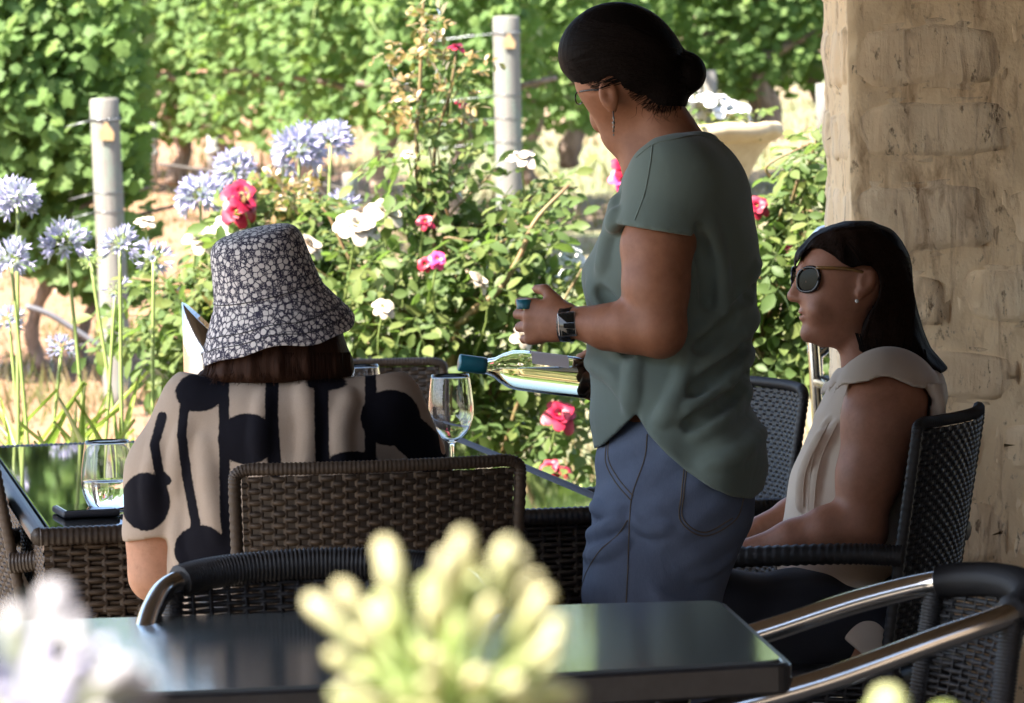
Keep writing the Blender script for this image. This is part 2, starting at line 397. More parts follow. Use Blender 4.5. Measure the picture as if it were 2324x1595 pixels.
def vine(px, d, ybase, ybot, label, half=.72, nleaf=900, nobj=150, trunk_r=.05, top=2.05, lean=(0, 0), thick=.42, rowdir=(1, 0), seed=0, big=1.0, show=True):
    rs = np.random.RandomState(seed+100)
    b = W(px, ybase, d); b[2] = float(gz(b[0], b[1])) if ybase is None else b[2]
    zb = W(px, ybot, d)[2]-b[2]
    o = thing('grapevine', b, label, 'grapevine', 'grapevines trained along the vineyard rows')
    if show: part('trunk', trunk_mesh(max(zb+.25, .4), trunk_r, seed, lean), M['bark'], o)
    rd = np.array([rowdir[0], rowdir[1], 0.]); rd /= np.linalg.norm(rd); nd = np.array([rd[1], -rd[0], 0])   # nd looks to the camera
    def make(n, front):
        u = rs.uniform(-half, half, n); zz = rs.rand(n)**.9
        hz = zb+(top-zb)*zz+.10*np.sin(u*5+seed)*(zz < .25)
        sh = rs.rand(n)
        wz = thick*(.75+.35*np.sin(zz*2.6))*(1+.25*np.sin(u*6.1+hz*4.3+seed))
        s = np.where(front, wz*(.82+.3*rs.rand(n)), wz*(2*rs.rand(n)-1)) if not isinstance(front, bool) else (wz*(.82+.3*rs.rand(n)) if front else wz*(2*rs.rand(n)-1))
        pos = rd*u[:, None]+nd*s[:, None]+np.stack([0*u, 0*u, hz], -1)
        # leaves hang outwards
        nr = nd*np.sign(s+1e-3)[:, None]*.75+np.array([-.25, 0, .65])+rs.normal(0, .34, (n, 3))+rd*rs.normal(0, .25, n)[:, None]
        yd = np.array([0, 0, -1.])+nd*np.sign(s+1e-3)[:, None]*.5+rs.normal(0, .45, (n, 3))
        return pos, frames(nr, yd), (.070+.05*rs.rand(n))*big
    nleaf = int(nleaf*1.35); p1, r1, s1 = make(nleaf, False)
    part('foliage', scatter(VLEAF, p1, r1, s1), M['vine'], o, True, 'stuff')
    p2, r2, s2 = make(nobj, True); put_leaves(o, VL_ME, 'leaf', p2, r2, s2)
    # shoots poking out at the top and hanging tendrils
    sh = []
    for k in range(5):
        u = rs.uniform(-half, half); a = rd*u+nd*thick*.8+np.array([0, 0, rs.uniform(zb+.3, top)])
        sh.append(tube(spline([a, a+nd*.12+(0, 0, .1), a+nd*.2+rd*rs.uniform(-.2, .2)+(0, 0, rs.uniform(-.1, .25))], 7), np.linspace(.004, .0015, 7), 5))
    part('shoot', cat(sh), M['stalk'], o)
    return o
V_ = [  # px, d, ybase, ybottom, label, options
 (95, 19.9, 815, 610, 'grapevine of the near left row with a thick bare trunk left of the leaning post', dict(half=.52, nleaf=1300, nobj=280, trunk_r=.025, big=.78, top=1.95)),
 (203, 20.3, 800, 640, 'grapevine ending the near left row just behind the leaning post', dict(half=.29, nleaf=1100, nobj=260, trunk_r=.024, top=1.95, thick=.36)),
 (-170, 20.0, 830, 600, 'grapevine of the near left row cut by the left edge of the picture', dict(half=.6, nleaf=1100, nobj=120, top=1.95)),
 (405, 28.5, 402, 285, 'distant grapevine above the paler of two dark stumps right of the leaning post', dict(half=.8, nobj=240, nleaf=1100, trunk_r=.045)),
 (490, 28.0, 400, 282, 'distant grapevine whose dark stump stands behind the lilac flower heads', dict(half=.7, nobj=240, nleaf=1000, trunk_r=.045)),
 (240, 29.5, 420, 282, 'distant grapevine hidden behind the leaning post', dict(half=.9, nobj=150, nleaf=1100)),
 (700, 26.5, 445, 285, 'grapevine of the middle row behind the tallest lilac flower head', dict(half=.75, nobj=280, nleaf=1200)),
 (880, 24.6, 500, 315, 'grapevine of the middle row behind the tall rose cane', dict(half=.66, nobj=280, nleaf=1300)),
 (1045, 23.3, 520, 335, 'grapevine ending the middle row just left of the upright post', dict(half=.42, nobj=260, nleaf=1100, thick=.36)),
 (1208, 26.0, 395, 262, 'grapevine with a dark trunk just right of the upright post', dict(half=.5, nobj=200, nleaf=900, trunk_r=.034)),
 (1303, 27.0, 357, 236, 'grapevine with a pale gnarled trunk beside the standing woman\'s face', dict(half=.62, nobj=260, nleaf=1100, trunk_r=.055, lean=(.06, 0))),
 (1500, 28.0, 330, 215, 'grapevine hidden behind the standing woman\'s dark hair', dict(half=.75, nobj=150, nleaf=1100)),
 (1700, 28.6, 300, 196, 'grapevine above the white flowers of the stone urn', dict(half=.6, nobj=240, nleaf=1100, trunk_r=.03)),
 (1738, 28.0, 292, 190, 'grapevine with a thick dark trunk between the urn and the column', dict(half=.6, nobj=260, nleaf=1000, trunk_r=.06)),
 (1862, 28.8, 262, 190, 'grapevine with a slim trunk against the left edge of the column', dict(half=.75, nobj=240, nleaf=1000, trunk_r=.05)),
 (2050, 29.2, 262, 190, 'grapevine hidden behind the stone column', dict(half=.9, nobj=60, nleaf=800)),
 (2440, 29.6, 262, 190, 'first grapevine beyond the right edge of the picture', dict(half=1.0, nobj=20, nleaf=800)),
 (2900, 30.4, 262, 190, 'second grapevine beyond the right edge of the picture', dict(half=1.1, nobj=20, nleaf=800)),
 (3400, 31.2, 250, 180, 'third grapevine beyond the right edge of the picture', dict(half=1.2, nobj=20, nleaf=800)),
]
for k, (px, d, yb, ybt, lab, op) in enumerate(V_):
    op.setdefault('big', .70); op['nleaf'] = int(op['nleaf']*1.3)
    rdir = (1, -.25) if 300 < px < 1100 else (1, .1) if px > 1100 else (1, -.03)
    vine(px, d, yb, ybt, lab, seed=k*7+3, rowdir=rdir, **op)
def far_rows():
    rs = np.random.RandomState(5); out = []
    for y0 in (38.5, 43, 48, 54, 60):
        n = int(9000*(33/y0)**1.0)
        n = int(n*1.8); x = rs.uniform(-.29*y0, .29*y0, n); zz = rs.rand(n); s = rs.uniform(-.4, .4, n)
        y = y0+s+.12*x; pos = np.stack([x, y, gz(x, y)+.45+1.65*zz], -1)
        nr = np.stack([rs.normal(0, .5, n), -.8+rs.normal(0, .4, n), .6+rs.normal(0, .4, n)], -1)
        yd = np.stack([rs.normal(0, .4, n), -.3+rs.normal(0, .4, n), -1+0*x], -1)
        out.append(scatter(VLEAF, pos, frames(nr, yd), .10+.05*rs.rand(n)))
    part('distant_vine_foliage', cat(out), M['vine'], None, True, 'stuff')
far_rows()
# ---- vineyard posts
wood = NT('weathered_post'); v = wood.coord('Object', (1, 1, .05)); n1 = wood.noise(v, 45, 5, .65); n2 = wood.noise(wood.coord('Object'), 4, 3); n3 = wood.noise(wood.coord('Object', (1, 1, .25)), 14, 4)
c = wood.mix(n1, (.085, .08, .072), (.20, .188, .17)); c = wood.mix(wood.n('MapRange', {0: n3, 1: .5, 2: .7}).outputs[0], c, (.13, .175, .145))
c = wood.mix(wood.math('MULTIPLY', wood.n('MapRange', {0: n1, 1: .36, 2: .28}).outputs[0], .7), c, (.14, .11, .09))
wood.princ(c, .9, wood.bump(n1, .5, .008)); M['post'] = wood.m
M['wire'] = simple('galvanised_wire', (.14, .15, .16), (.22, .23, .25), 60, .35, .1, Metallic=.9)
M['tag'] = simple('tan_tag', (.26, .17, .08), (.32, .22, .11), 30, .6, .2)
def post(top, bot, d, r, label, wires, tagpx, wl):
    a, b = W(*top, d), W(*bot, d)
    o = thing('vineyard_post', b, label, 'post', 'wooden posts at the ends of the vine rows')
    ax = a-b; L = np.linalg.norm(ax)
    prof = [(.001, -.1), (r, -.1)]+[(r*(1+.012*math.sin(k*1.7)), L*k/12) for k in range(12)]+[(r, L-.012), (r*.93, L), (.001, L+.004)]
    V, F = lathe(prof, 28); part('shaft', (orient(V, ax, (0, 0, 0)), F), M['post'], o)
    axn = ax/L
    for k, (yy, twist) in enumerate(wires):
        t = (bot[1]-yy)/(bot[1]-top[1]); c0 = axn*L*t
        al = np.linspace(-.2*math.pi, 1.2*math.pi, 26)[::-1]
        ring = [c0+(r+.003)*np.array([math.cos(q), -math.sin(q), .02*math.sin(3*q)]) for q in al]
        run = [c0+np.array([-r-.003-wl*f, .02+.35*f*wl, -.03*f]) for f in (.33, .66, 1.0)]
        P = np.array(ring[::-1]+run)
        lst = [tube(spline(P, 60), .0017 if not twist else .0026, 6)]
        if twist:
            Q = spline(P[:26], 90); ph = np.arange(90)*1.1
            lst.append(tube(Q+.005*np.stack([0*ph, np.cos(ph), np.sin(ph)], -1), .0026, 5))
        part('wire', cat(lst), M['wire'], o)
    t = (bot[1]-tagpx[1])/(bot[1]-top[1]); c0 = axn*L*t+np.array([tagpx[2], -r-.009, 0])
    s = tagpx[3]
    pl = [(-.030, -.036), (.032, -.040), (.036, -.005), (.012, .030), (.006, .046), (-.008, .044), (-.012, .026), (-.030, .004)]
    V = [(x*s, 0, z*s) for x, z in pl]+[(x*s, -.006, z*s) for x, z in pl]; m = len(pl)
    Fs = [list(range(m))[::-1], list(range(m, 2*m))]+[[i, (i+1) % m, m+(i+1) % m, m+i] for i in range(m)]
    part('tag', (np.array(V)+c0, Fs), M['tag'], o, False)
    return o
post((236, 224), (268, 890), 19.1, .066, 'leaning grey wooden post with a tan tag at the left', [(272, 1), (437, 0), (480, 0), (770, 0)], (0, 300, .01, 1.0), .12)
post((1148, 38), (1160, 600), 22.4, .071, 'upright greenish wooden post with a tan tag left of the standing woman', [(75, 1), (216, 0), (268, 0), (322, 0)], (0, 95, .012, .95), .34)
M['white_paint'] = simple('white_paint', (.22, .22, .21), (.28, .28, .27), 30, .7, .2)
M['dark_band'] = simple('dark_band', (.05, .045, .04), (.09, .08, .07), 30, .8, .2)
def small_post(px, yb, yt, d, r, lab, bands=()):
    b, a = W(px, yb, d), W(px, yt, d); L = a[2]-b[2]
    o = thing('row_post', b, lab, 'post', 'small pale posts among the distant vines')
    V, F = lathe([(.001, -.06), (r, -.06), (r*1.02, L*.5), (r, L), (.001, L+.003)], 14); part('shaft', (V, F), M['white_paint'] if bands else M['post'], o)
    for z0, z1 in bands:
        V, F = lathe([(r+.004, L*z0), (r+.012, L*(z0+.02)), (r+.012, L*(z1-.02)), (r+.004, L*z1)], 14); part('band', (V, F), M['white_paint'], o)
small_post(344, 400, 280, 27, .04, 'small pale post with white bands just right of the leaning post', ((.35, .5), (.62, .78)))
small_post(484, 372, 300, 27.2, .035, 'small pale banded post behind the lilac flowers', ((.3, .5),))
small_post(1612, 268, 160, 26, .042, 'small pale post above the white urn flowers')
small_post(1868, 330, 190, 20, .03, 'thin pale post beside the edge of the column')
small_post(795, 425, 392, 19, .035, 'short stub of grey post behind the roses')
def stake(p0, p1, d, lab):
    b = W(*p0, d); own('garden_stake', tube([b, W(*p1, d)], .010, 8), M['post'], b, lab, 'stake', 'thin leaning garden stakes')
stake((1262, 660), (1232, 505), 15.5, 'thin leaning stake right of the two behind the rose bush')
stake((1228, 640), (1205, 520), 15.6, 'thin leaning stake left of the two behind the rose bush')
b = W(100, 700, 18); hose = [W(60, 695, 18), W(110, 712, 18), W(165, 745, 18), W(225, 785, 18)]
own('irrigation_hose', tube(spline(hose, 24), .013, 8), simple('grey_hose', (.07, .07, .08), (.11, .11, .12), 20, .6), hose[0], 'grey irrigation hose hanging behind the lilac flowers at the left', 'hose')
hose = [W(360, 372, 24), W(480, 388, 24), W(620, 402, 24), W(760, 425, 24), W(900, 462, 24)]
own('irrigation_hose', tube(spline(hose, 30), .009, 8), M['dark_band'], hose[0], 'thin black irrigation hose across the straw behind the magenta rose', 'hose')
# ------------------------------------------------------------------ garden: roses, lilac agapanthus, urn
def leaflet():
    V = [(0, 0, 0), (-.20, .25, .05), (0, .25, 0), (.20, .25, .05), (-.27, .55, .06), (0, .55, 0), (.27, .55, .06), (-.17, .82, .03), (0, .82, -.02), (.17, .82, .03), (0, 1, -.08)]
    F = [(0, 2, 1), (0, 3, 2), (1, 2, 5), (1, 5, 4), (2, 3, 6), (2, 6, 5), (4, 5, 8), (4, 8, 7), (5, 6, 9), (5, 9, 8), (7, 8, 10), (8, 9, 10)]
    return np.array(V), np.array(F)
LFT = leaflet()
def compound(seed):
    rs = np.random.RandomState(seed); out = []
    for (y, side, s) in ((.092, 0, .052), (.066, 1, .046), (.062, -1, .046), (.034, 1, .038), (.031, -1, .038)):
        a = side*-1.15+rs.normal(0, .15); tl = rs.normal(0, .45); pt = rs.normal(-.1, .3)
        Rz = np.array(Matrix.Rotation(a, 3, 'Z')) @ np.array(Matrix.Rotation(tl, 3, 'Y')) @ np.array(Matrix.Rotation(pt, 3, 'X'))
        out.append((LFT[0]*s @ Rz.T+(0, y, -.1*y), LFT[1]))
    V, F = tube([(0, 0, 0), (0, .05, -.003), (0, .092, -.009)], .0011, 3)
    T = np.concatenate([F[:, :3], F[:, [0, 2, 3]]]); out.append((V, T))
    return cat(out)
CMP = [compound(k) for k in range(5)]
CMP_ME = [meshdata('rose_leaf', c[0], c[1], M['rose_leaf'], False) for c in CMP]
YNG_ME = [meshdata('young_rose_leaf', c[0]*.75, c[1], M['young_leaf'], False) for c in CMP[:3]]
def petal_mesh(wd, ln, cup, curl):
    V = []; m = 5; n = 5
    for i in range(n+1):
        t = i/n
        for j in range(m):
            u = j/(m-1)*2-1
            ww = wd*math.sin(math.pi*min(t*.62+.16, .8))*u
            V.append((ww, cup*(1-t)*t*-2+curl*t**3+cup*u*u*.6*-1*t, ln*t-.12*ln*u*u*t))
    F = [(i*m+j, i*m+j+1, (i+1)*m+j+1, (i+1)*m+j) for i in range(n) for j in range(m-1)]
    return np.array(V), np.array(F)
def rose_tree(name, mat, size, par, pos, tilt, npet=21, seed=0):
    rs = np.random.RandomState(seed)
    V, F = lathe([(.001, -.012), (.006, -.010), (.009, 0), (.006, .012), (.001, .016)], 8)
    hd = part(name, (V*size/.08, F), M['stalk'], par); hd.location = pos; hd.rotation_euler = tilt
    mes = [meshdata('petal', *petal_mesh(.022, .040, .008, .012+.008*k), mat) for k in range(3)]
    for k in range(npet):
        ring = k/npet; o = link('petal', mes[k % 3], hd)
        a = k*2.4+rs.normal(0, .2); open_ = .15+1.15*ring**1.2+rs.normal(0, .12); s = size/.08*(.62+.5*ring)
        o.matrix_basis = Matrix.Rotation(a, 4, 'Z') @ Matrix.Translation((0, .003+.007*ring*size/.08, .0)) @ Matrix.Rotation(-open_, 4, 'X') @ Matrix.Scale(s, 4)
    return hd
def rose_bush(px, d, label, vols, canes, nobj=300, nst=500, roses=(), seed=0, young=()):
    """vols: (px, py, half width px, half height px, depth half m, weight)"""
    rs = np.random.RandomState(seed); b = W(px, 900, d); b[2] = float(gz(b[0], b[1]))
    o = thing('rose_bush', b, label, 'rose bush', 'rose bushes between the patio and the vines')
    lst = []; tips = []
    for pts, r0, r1 in canes:
        P = spline([W(x, y, d+dz)-b for x, y, dz in pts], 28)
        part('cane', tube(P, np.linspace(r0, r1, 28), 7), M['cane'], o); tips.append(P)
    k = 0
    for (vx, vy, hw, hh, hd, wt) in vols:       # twigs filling the crown
        c = W(vx, vy, d)-b; sc = d/F_PX
        for q in range(int(10*wt)+2):
            e = rs.normal(0, .5, 3); e /= max(1, np.linalg.norm(e))
            tip = c+np.array([e[0]*hw*sc, e[1]*hd, e[2]*hh*sc]); root = np.array([c[0]*.5+rs.normal(0, .05), rs.normal(0, .05), max(0, c[2]-hh*sc*1.1)])
            lst.append(tube(spline([root, (root+tip)/2+rs.normal(0, .04, 3), tip], 10), np.linspace(.006, .002, 10), 5))
    if lst: part('twigs', cat(lst), M['cane'], o, True, 'stuff')
    tot = sum(v[5] for v in vols)
    def make(n):
        pos, out = [], []
        for (vx, vy, hw, hh, hd, wt) in vols:
            m = int(n*wt/tot+.5); c = W(vx, vy, d)-b; sc = d/F_PX
            e = rs.normal(0, 1, (m, 3)); e /= np.linalg.norm(e, axis=1)[:, None]; e *= (rs.rand(m)**.42)[:, None]
            e *= 1+.18*np.sin(e[:, [1, 2, 0]]*7+seed)
            pos.append(c+e*np.array([hw*sc, hd, hh*sc])); out.append(e)
        pos, out = np.concatenate(pos), np.concatenate(out); n = len(pos)
        pos[:, 2] = np.maximum(pos[:, 2], .04)
        nr = np.array([-.25, -.35, .8])+out*.5+rs.normal(0, .45, (n, 3)); yd = out+rs.normal(0, .6, (n, 3))+np.array([0, 0, -.15])
        return pos, frames(nr, yd), .95+.5*rs.rand(n)
    p, r, s = make(nst); V = []
    for q in range(5): V.append(scatter(CMP[q], p[q::5], r[q::5], s[q::5]))
    if nst: part('foliage', cat(V), M['rose_leaf'], o, False, 'stuff')
    p, r, s = make(nobj); i = np.argsort(p[:, 1])
    # leaves along the canes too
    cl, cr, cs = [], [], []
    for P in tips:
        for q in range(6, 27):
            if P[q][2] < .25: continue
            t = P[min(q+1, 27)]-P[q-1]; a = rs.uniform(0, 6.28); dr = np.array([math.cos(a), math.sin(a)*.8, .1])+t/np.linalg.norm(t)*.4
            cl.append(P[q]); cr.append(frames(np.array([[rs.normal(-.2, .4), -.5, .8]]), dr[None])[0]); cs.append(rs.uniform(.65, 1.0))
    na = max(0, 300-len(cl)); p, r, s = p[:na], r[:na], s[:na]
    put_leaves(o, CMP_ME, 'leaf', p, r, s)
    if cl: put_leaves(o, CMP_ME, 'leaf', np.array(cl), np.array(cr), np.array(cs))
    yl = []
    for (vx, vy, hw, hh, n) in young:
        c = W(vx, vy, d-.1)-b; sc = d/F_PX; e = rs.normal(0, .5, (n, 3))
        pos = c+e*np.array([hw*sc, .12, hh*sc]); put_leaves(o, YNG_ME, 'young_leaf', pos, frames(np.array([-.2, -.5, .7])+rs.normal(0, .5, (n, 3)), rs.normal(0, 1, (n, 3))+np.array([0, 0, .5])), .7+.4*rs.rand(n))
    for q, (rx, ry, dz, size, mt, tilt) in enumerate(roses):
        h = rose_tree('rose', M[mt], size, o, W(rx, ry, d+dz)-b, tilt, seed=q+seed)
        st = W(rx, ry, d+dz)-b; part('stem', tube(spline([st, st+(rs.normal(0, .02), .05, -.10), st+(rs.normal(0, .04), .15, -.24)], 8), .003, 6), M['stalk'], o)
    return o
rose_bush(960, 12.6, 'large rose bush with a tall reddish cane between the hatted woman and the standing woman',
    [(980, 640, 320, 140, .30, 1.5), (900, 800, 330, 140, .34, 1.5), (1180, 790, 170, 140, .25, .7), (1200, 985, 190, 120, .25, .95), (1000, 930, 300, 140, .3, 1.2), (1090, 430, 180, 75, .16, .40), (955, 380, 80, 120, .14, .24), (1160, 510, 90, 60, .15, .2), (1080, 560, 210, 70, .2, .5)],
    [([(1000, 1200, 0), (985, 800, 0), (962, 480, 0), (945, 330, 0), (952, 200, 0), (958, 60, 0), (962, -30, 0)], .011, .004),
     ([(1010, 1200, .1), (990, 700, .1), (985, 360, .1), (1020, 210, .05), (1036, 110, .05)], .009, .003),
     ([(1010, 1200, -.1), (1025, 800, -.15), (1060, 720, -.2), (1130, 660, -.2), (1180, 580, -.2), (1215, 500, -.2), (1290, 420, -.15)], .016, .005),
     ([(1030, 1200, .1), (1100, 640, .2), (1200, 450, .1), (1310, 425, 0)], .008, .003),
     ([(980, 1200, .1), (860, 760, 0), (760, 520, 0), (730, 470, 0)], .008, .003),
     ([(1090, 1200, -.1), (1180, 900, -.2), (1270, 700, -.2), (1320, 610, -.2)], .008, .003)],
    nobj=300, nst=620, seed=3,
    roses=[(1268, 946, -.30, .082, 'red_petal', (.9, 0, .2)), (993, 590, -.35, .040, 'pink_petal', (1.1, .3, 0)), (965, 600, -.3, .034, 'red_petal', (1.3, -.4, 0)),
           (808, 516, -.2, .100, 'cream_petal', (.8, 0, .3)), (872, 482, -.1, .09, 'cream_petal', (.5, .3, 0)), (1184, 362, -.05, .07, 'cream_petal', (.4, 0, 0)),
           (1295, 590, 0, .075, 'white_petal', (.9, 0, 0)), (1262, 628, -.05, .06, 'white_petal', (.7, .3, 0)), (1412, 380, .3, .06, 'red_petal', (.9, .5, 0)), (1408, 408, .3, .055, 'pink_petal', (1.2, 0, 0)),
           (1250, 1062, -.3, .045, 'red_petal', (.9, 0, 0)), (1282, 1075, -.3, .04, 'red_petal', (.9, 0, 1)), (1182, 770, -.3, .06, 'cream_petal', (.9, 0, 1)), (700, 560, -.2, .07, 'cream_petal', (.8, 0, 1)), (1085, 640, -.3, .06, 'cream_petal', (.9, .2, 1)), (870, 700, -.35, .05, 'cream_petal', (.9, .2, 0)), (925, 352, -.05, .035, 'cream_petal', (.3, 0, 0)),
           (1035, 110, .05, .040, 'red_petal', (.3, 0, 0)), (1048, 238, .05, .034, 'red_petal', (.3, .4, 0)), (965, 505, -.2, .04, 'red_petal', (.9, 0, 0))],
    young=[(960, 60, 70, 60, 12), (940, 160, 90, 70, 16), (1035, 170, 60, 60, 8), (950, 260, 80, 60, 10), (1060, 250, 50, 40, 6)])
rose_bush(610, 12.9, 'low rose bush with red young shoots and a magenta rose behind the patterned hat',
    [(620, 520, 130, 60, .2, .7), (560, 660, 190, 130, .3, 1.2), (470, 780, 130, 140, .25, .8), (760, 560, 80, 80, .2, .5), (350, 740, 110, 90, .2, .42)],
    [([(560, 1200, 0), (580, 800, 0), (620, 560, 0), (640, 455, 0)], .009, .003), ([(540, 1200, 0), (480, 800, 0), (400, 660, 0), (300, 630, 0)], .008, .003), ([(600, 1200, 0), (700, 700, 0), (740, 480, 0)], .008, .003),
     ([(560, 1200, -.1), (545, 700, -.1), (535, 490, -.1)], .008, .004)],
    nobj=300, nst=330, seed=9,
    roses=[(545, 445, -.15, .088, 'red_petal', (.8, .3, 0)), (538, 482, -.18, .076, 'red_petal', (1.2, -.2, 0)), (552, 464, -.22, .075, 'red_petal', (1.0, 0, 1)), (455, 545, -.1, .08, 'cream_petal', (.8, 0, 0)), (520, 520, -.1, .08, 'white_petal', (.8, 0, .4)), (330, 505, 0, .05, 'cream_petal', (.3, 0, 0))],
    young=[(660, 440, 50, 26, 30), (560, 440, 30, 20, 5), (470, 700, 70, 60, 10)])
rose_bush(1775, 11.9, 'slender leafy rose bush between the standing woman and the column',
    [(1842, 350, 26, 50, .10, .14), (1812, 465, 42, 70, .12, .28), (1760, 640, 90, 110, .16, 1.0), (1775, 780, 85, 80, .16, .8)],
    [([(1765, 1150, 0), (1750, 800, 0), (1735, 600, 0), (1775, 470, 0)], .008, .003), ([(1770, 1150, 0), (1790, 760, 0), (1795, 520, 0), (1830, 390, 0), (1855, 310, 0)], .008, .003), ([(1770, 1150, .1), (1800, 700, .1), (1825, 460, .1), (1845, 340, .1)], .008, .003)],
    nobj=200, nst=130, seed=21, roses=[(1718, 470, -.05, .05, 'red_petal', (1.1, 0, 0)), (1790, 560, 0, .03, 'pink_petal', (.8, 0, 0))])
# ---- agapanthus
def floret_mesh(ln=.045, ped=.05, open_=1.0):
    """pedicel along +z, then a six-tepalled trumpet"""
    lst = []
    V, F = tube([(0, 0, 0), (0, 0, ped*.5), (0, 0, ped)], .0012, 3); pedic = (V, np.concatenate([F[:, :3], F[:, [0, 2, 3]]]))
    for k in range(6):
        a = k*math.pi/3; ca, sa = math.cos(a), math.sin(a); P = []
        for t, r, wd in ((0, .003, .002), (.35, .007, .0045), (.7, .011+.004*open_, .0058), (1.0, .012+.016*open_, .001)):
            z = ped+ln*(t-.12*open_*t**3)
            for s in (-1, 1): P.append((r*ca-s*wd*sa, r*sa+s*wd*ca, z))
        lst.append((np.array(P), np.array([(0, 1, 3), (0, 3, 2), (2, 3, 5), (2, 5, 4), (4, 5, 7), (4, 7, 6)])))
    return pedic, cat(lst)
def two_mat(name, a, ma, b, mb):
    V, F = cat([a, b]); me = meshdata(name, V, F, ma); me.materials.append(mb)
    ix = np.zeros(len(F), np.int32); ix[len(a[1]):] = 1; me.polygons.foreach_set('material_index', ix); return me
FLO = [two_mat('floret', f[0], M['stalk'], f[1], M['blue_petal']) for f in (floret_mesh(.046, .045, 1), floret_mesh(.042, .05, .7), floret_mesh(.038, .04, .25))]
def bud_mesh(ln, ped, r, m1, m2):
    V, F = tube([(0, 0, 0), (0, 0, ped*.5), (0, 0, ped)], .0011*r/.004, 4)
    a = (V, F); b = lathe([(.001, ped-.002), (r*.45, ped+ln*.08), (r*.62, ped+ln*.35), (r*.95, ped+ln*.66), (r, ped+ln*.8), (r*.72, ped+ln*.94), (.0008, ped+ln)], 8)
    return two_mat('bud', a, m1, b, m2)
GB = bud_mesh(.026, .04, .0036, M['stalk'], M['stalk'])
def umbel(par, c, R0, n, mes, name, seed, up=(0, 0, 1), zmin=-.35, sc=1.0, squash=1.0):
    rs = np.random.RandomState(seed)
    for k in range(n):
        z = 1-(k+.5)/n*(1-zmin); a = k*2.39996+rs.normal(0, .25); q = math.sqrt(max(0, 1-z*z))
        dr = Vector((q*math.cos(a), q*math.sin(a), z+rs.normal(0, .08))).normalized()
        o = link(name, mes[rs.randint(len(mes))], par)
        m = Vector((0, 0, 1)).rotation_difference(dr).to_matrix().to_4x4() @ Matrix.Rotation(rs.uniform(0, 6), 4, 'Z')
        m.translation = Vector(c); o.matrix_basis = m @ Matrix.Scale(R0/.09*sc*rs.uniform(.85, 1.08)*(squash+(1-squash)*max(0, dr.z)**1.5), 4)
def agapanthus(hx, hy, bx, by, d, R0, label, n=46, seed=0, buds=0, grp='lilac agapanthus flowers beside the patio', bend=(0, 0), mes=None):
    b = W(bx, by, d); b[2] = 0; t = W(hx, hy, d)-b
    o = thing('agapanthus_flower', b, label, 'flower', grp)
    mid = t*.5+np.array([bend[0], 0, 0])
    part('stalk', tube(spline([(0, 0, 0), mid, t], 16), np.linspace(.0068, .0045, 16), 8), M['stalk'], o)
    if n: umbel(o, t, R0, int(n*.8), mes or FLO, 'floret', seed, sc=1.12, zmin=-.6)
    if buds: umbel(o, t, R0*.85, buds, [GB], 'bud', seed+50, zmin=-.8)
    return o
AG = [(40, 455, 26, 1000, 11.4, .066, 'upper lilac flower head cut by the left edge, before the vine leaves', 44, 0),
 (25, 590, 60, 1000, 11.3, .062, 'lilac flower head at the left edge with green buds beneath', 34, 22),
 (150, 552, 265, 1000, 11.5, .070, 'lilac flower head between the left edge and the leaning post', 34, 26),
 (20, 725, 90, 1000, 11.6, .044, 'small dark lilac flower head low at the left edge', 24, 0),
 (205, 590, 290, 1000, 11.7, .055, 'green seed head with no petals beside the leaning post', 0, 44),
 (272, 556, 285, 900, 11.2, .060, 'lilac flower head right in front of the leaning post', 26, 18),
 (348, 590, 350, 980, 11.6, .058, 'fading lilac and green flower head just right of the leaning post', 16, 26),
 (262, 660, 150, 1000, 11.4, .045, 'pale green bud head on a thin stem in front of the post', 4, 30),
 (140, 790, 60, 950, 11.7, .042, 'small violet flower head on a slanting stem above the straw', 24, 0),
 (455, 448, 470, 900, 13.2, .080, 'broad lilac flower head left of the magenta rose', 60, 0),
 (532, 385, 540, 900, 13.4, .072, 'lilac flower head above the magenta rose', 46, 14),
 (680, 345, 640, 900, 13.3, .090, 'largest lilac flower head, left of a touching pair', 64, 0),
 (750, 322, 740, 900, 13.6, .075, 'upper right lilac flower head of the touching pair', 46, 0),
 (775, 468, 770, 900, 13.6, .062, 'sparse lilac flower head beside the cream roses', 28, 8)]
for k, a in enumerate(AG): agapanthus(*a[:7], n=a[7], buds=a[8], seed=k*3+1, bend=(.02*math.sin(k*2), 0))
def strap_mesh(L, wd, arch, seed):
    P = []; n = 8
    for i in range(n+1):
        t = i/n; y = L*(t*.62-.0*t)*(.5+arch*t*.8); z = L*(t-.55*arch*t**2.2); ww = wd*(1-t**3)*(.55+.6*math.sin(math.pi*min(1, t+.18)))+.001
        ww *= 1.55; P += [(-ww, y, z), (0, y+.006, z-.005), (ww, y, z)]
    F = []
    for i in range(n):
        for j in range(2): F += [(i*3+j, i*3+j+1, (i+1)*3+j+1), (i*3+j, (i+1)*3+j+1, (i+1)*3+j)]
    return np.array(P), np.array(F)
STR = [meshdata('strap_leaf', *strap_mesh(L, wd, ar, 0), M['strap']) for L, wd, ar in ((.80, .017, .5), (.72, .021, .85), (.88, .016, .3), (.62, .022, 1.15), (.75, .019, .7))]
def clump(px, d, n, label, seed, spread=.16, sc=1.0):
    rs = np.random.RandomState(seed); b = W(px, 1100, d); b[2] = 0
    o = thing('agapanthus_clump', b, label, 'agapanthus plant', 'clumps of agapanthus leaves beside the patio')
    for k in range(n):
        q = link('leaf', STR[rs.randint(5)], o); a = rs.uniform(0, 6.28)
        q.matrix_basis = Matrix.Translation((rs.normal(0, spread), rs.normal(0, spread*.8), 0)) @ Matrix.Rotation(a, 4, 'Z') @ Matrix.Rotation(-abs(rs.normal(0, .3)), 4, 'X') @ Matrix.Scale(sc*rs.uniform(.8, 1.15), 4)
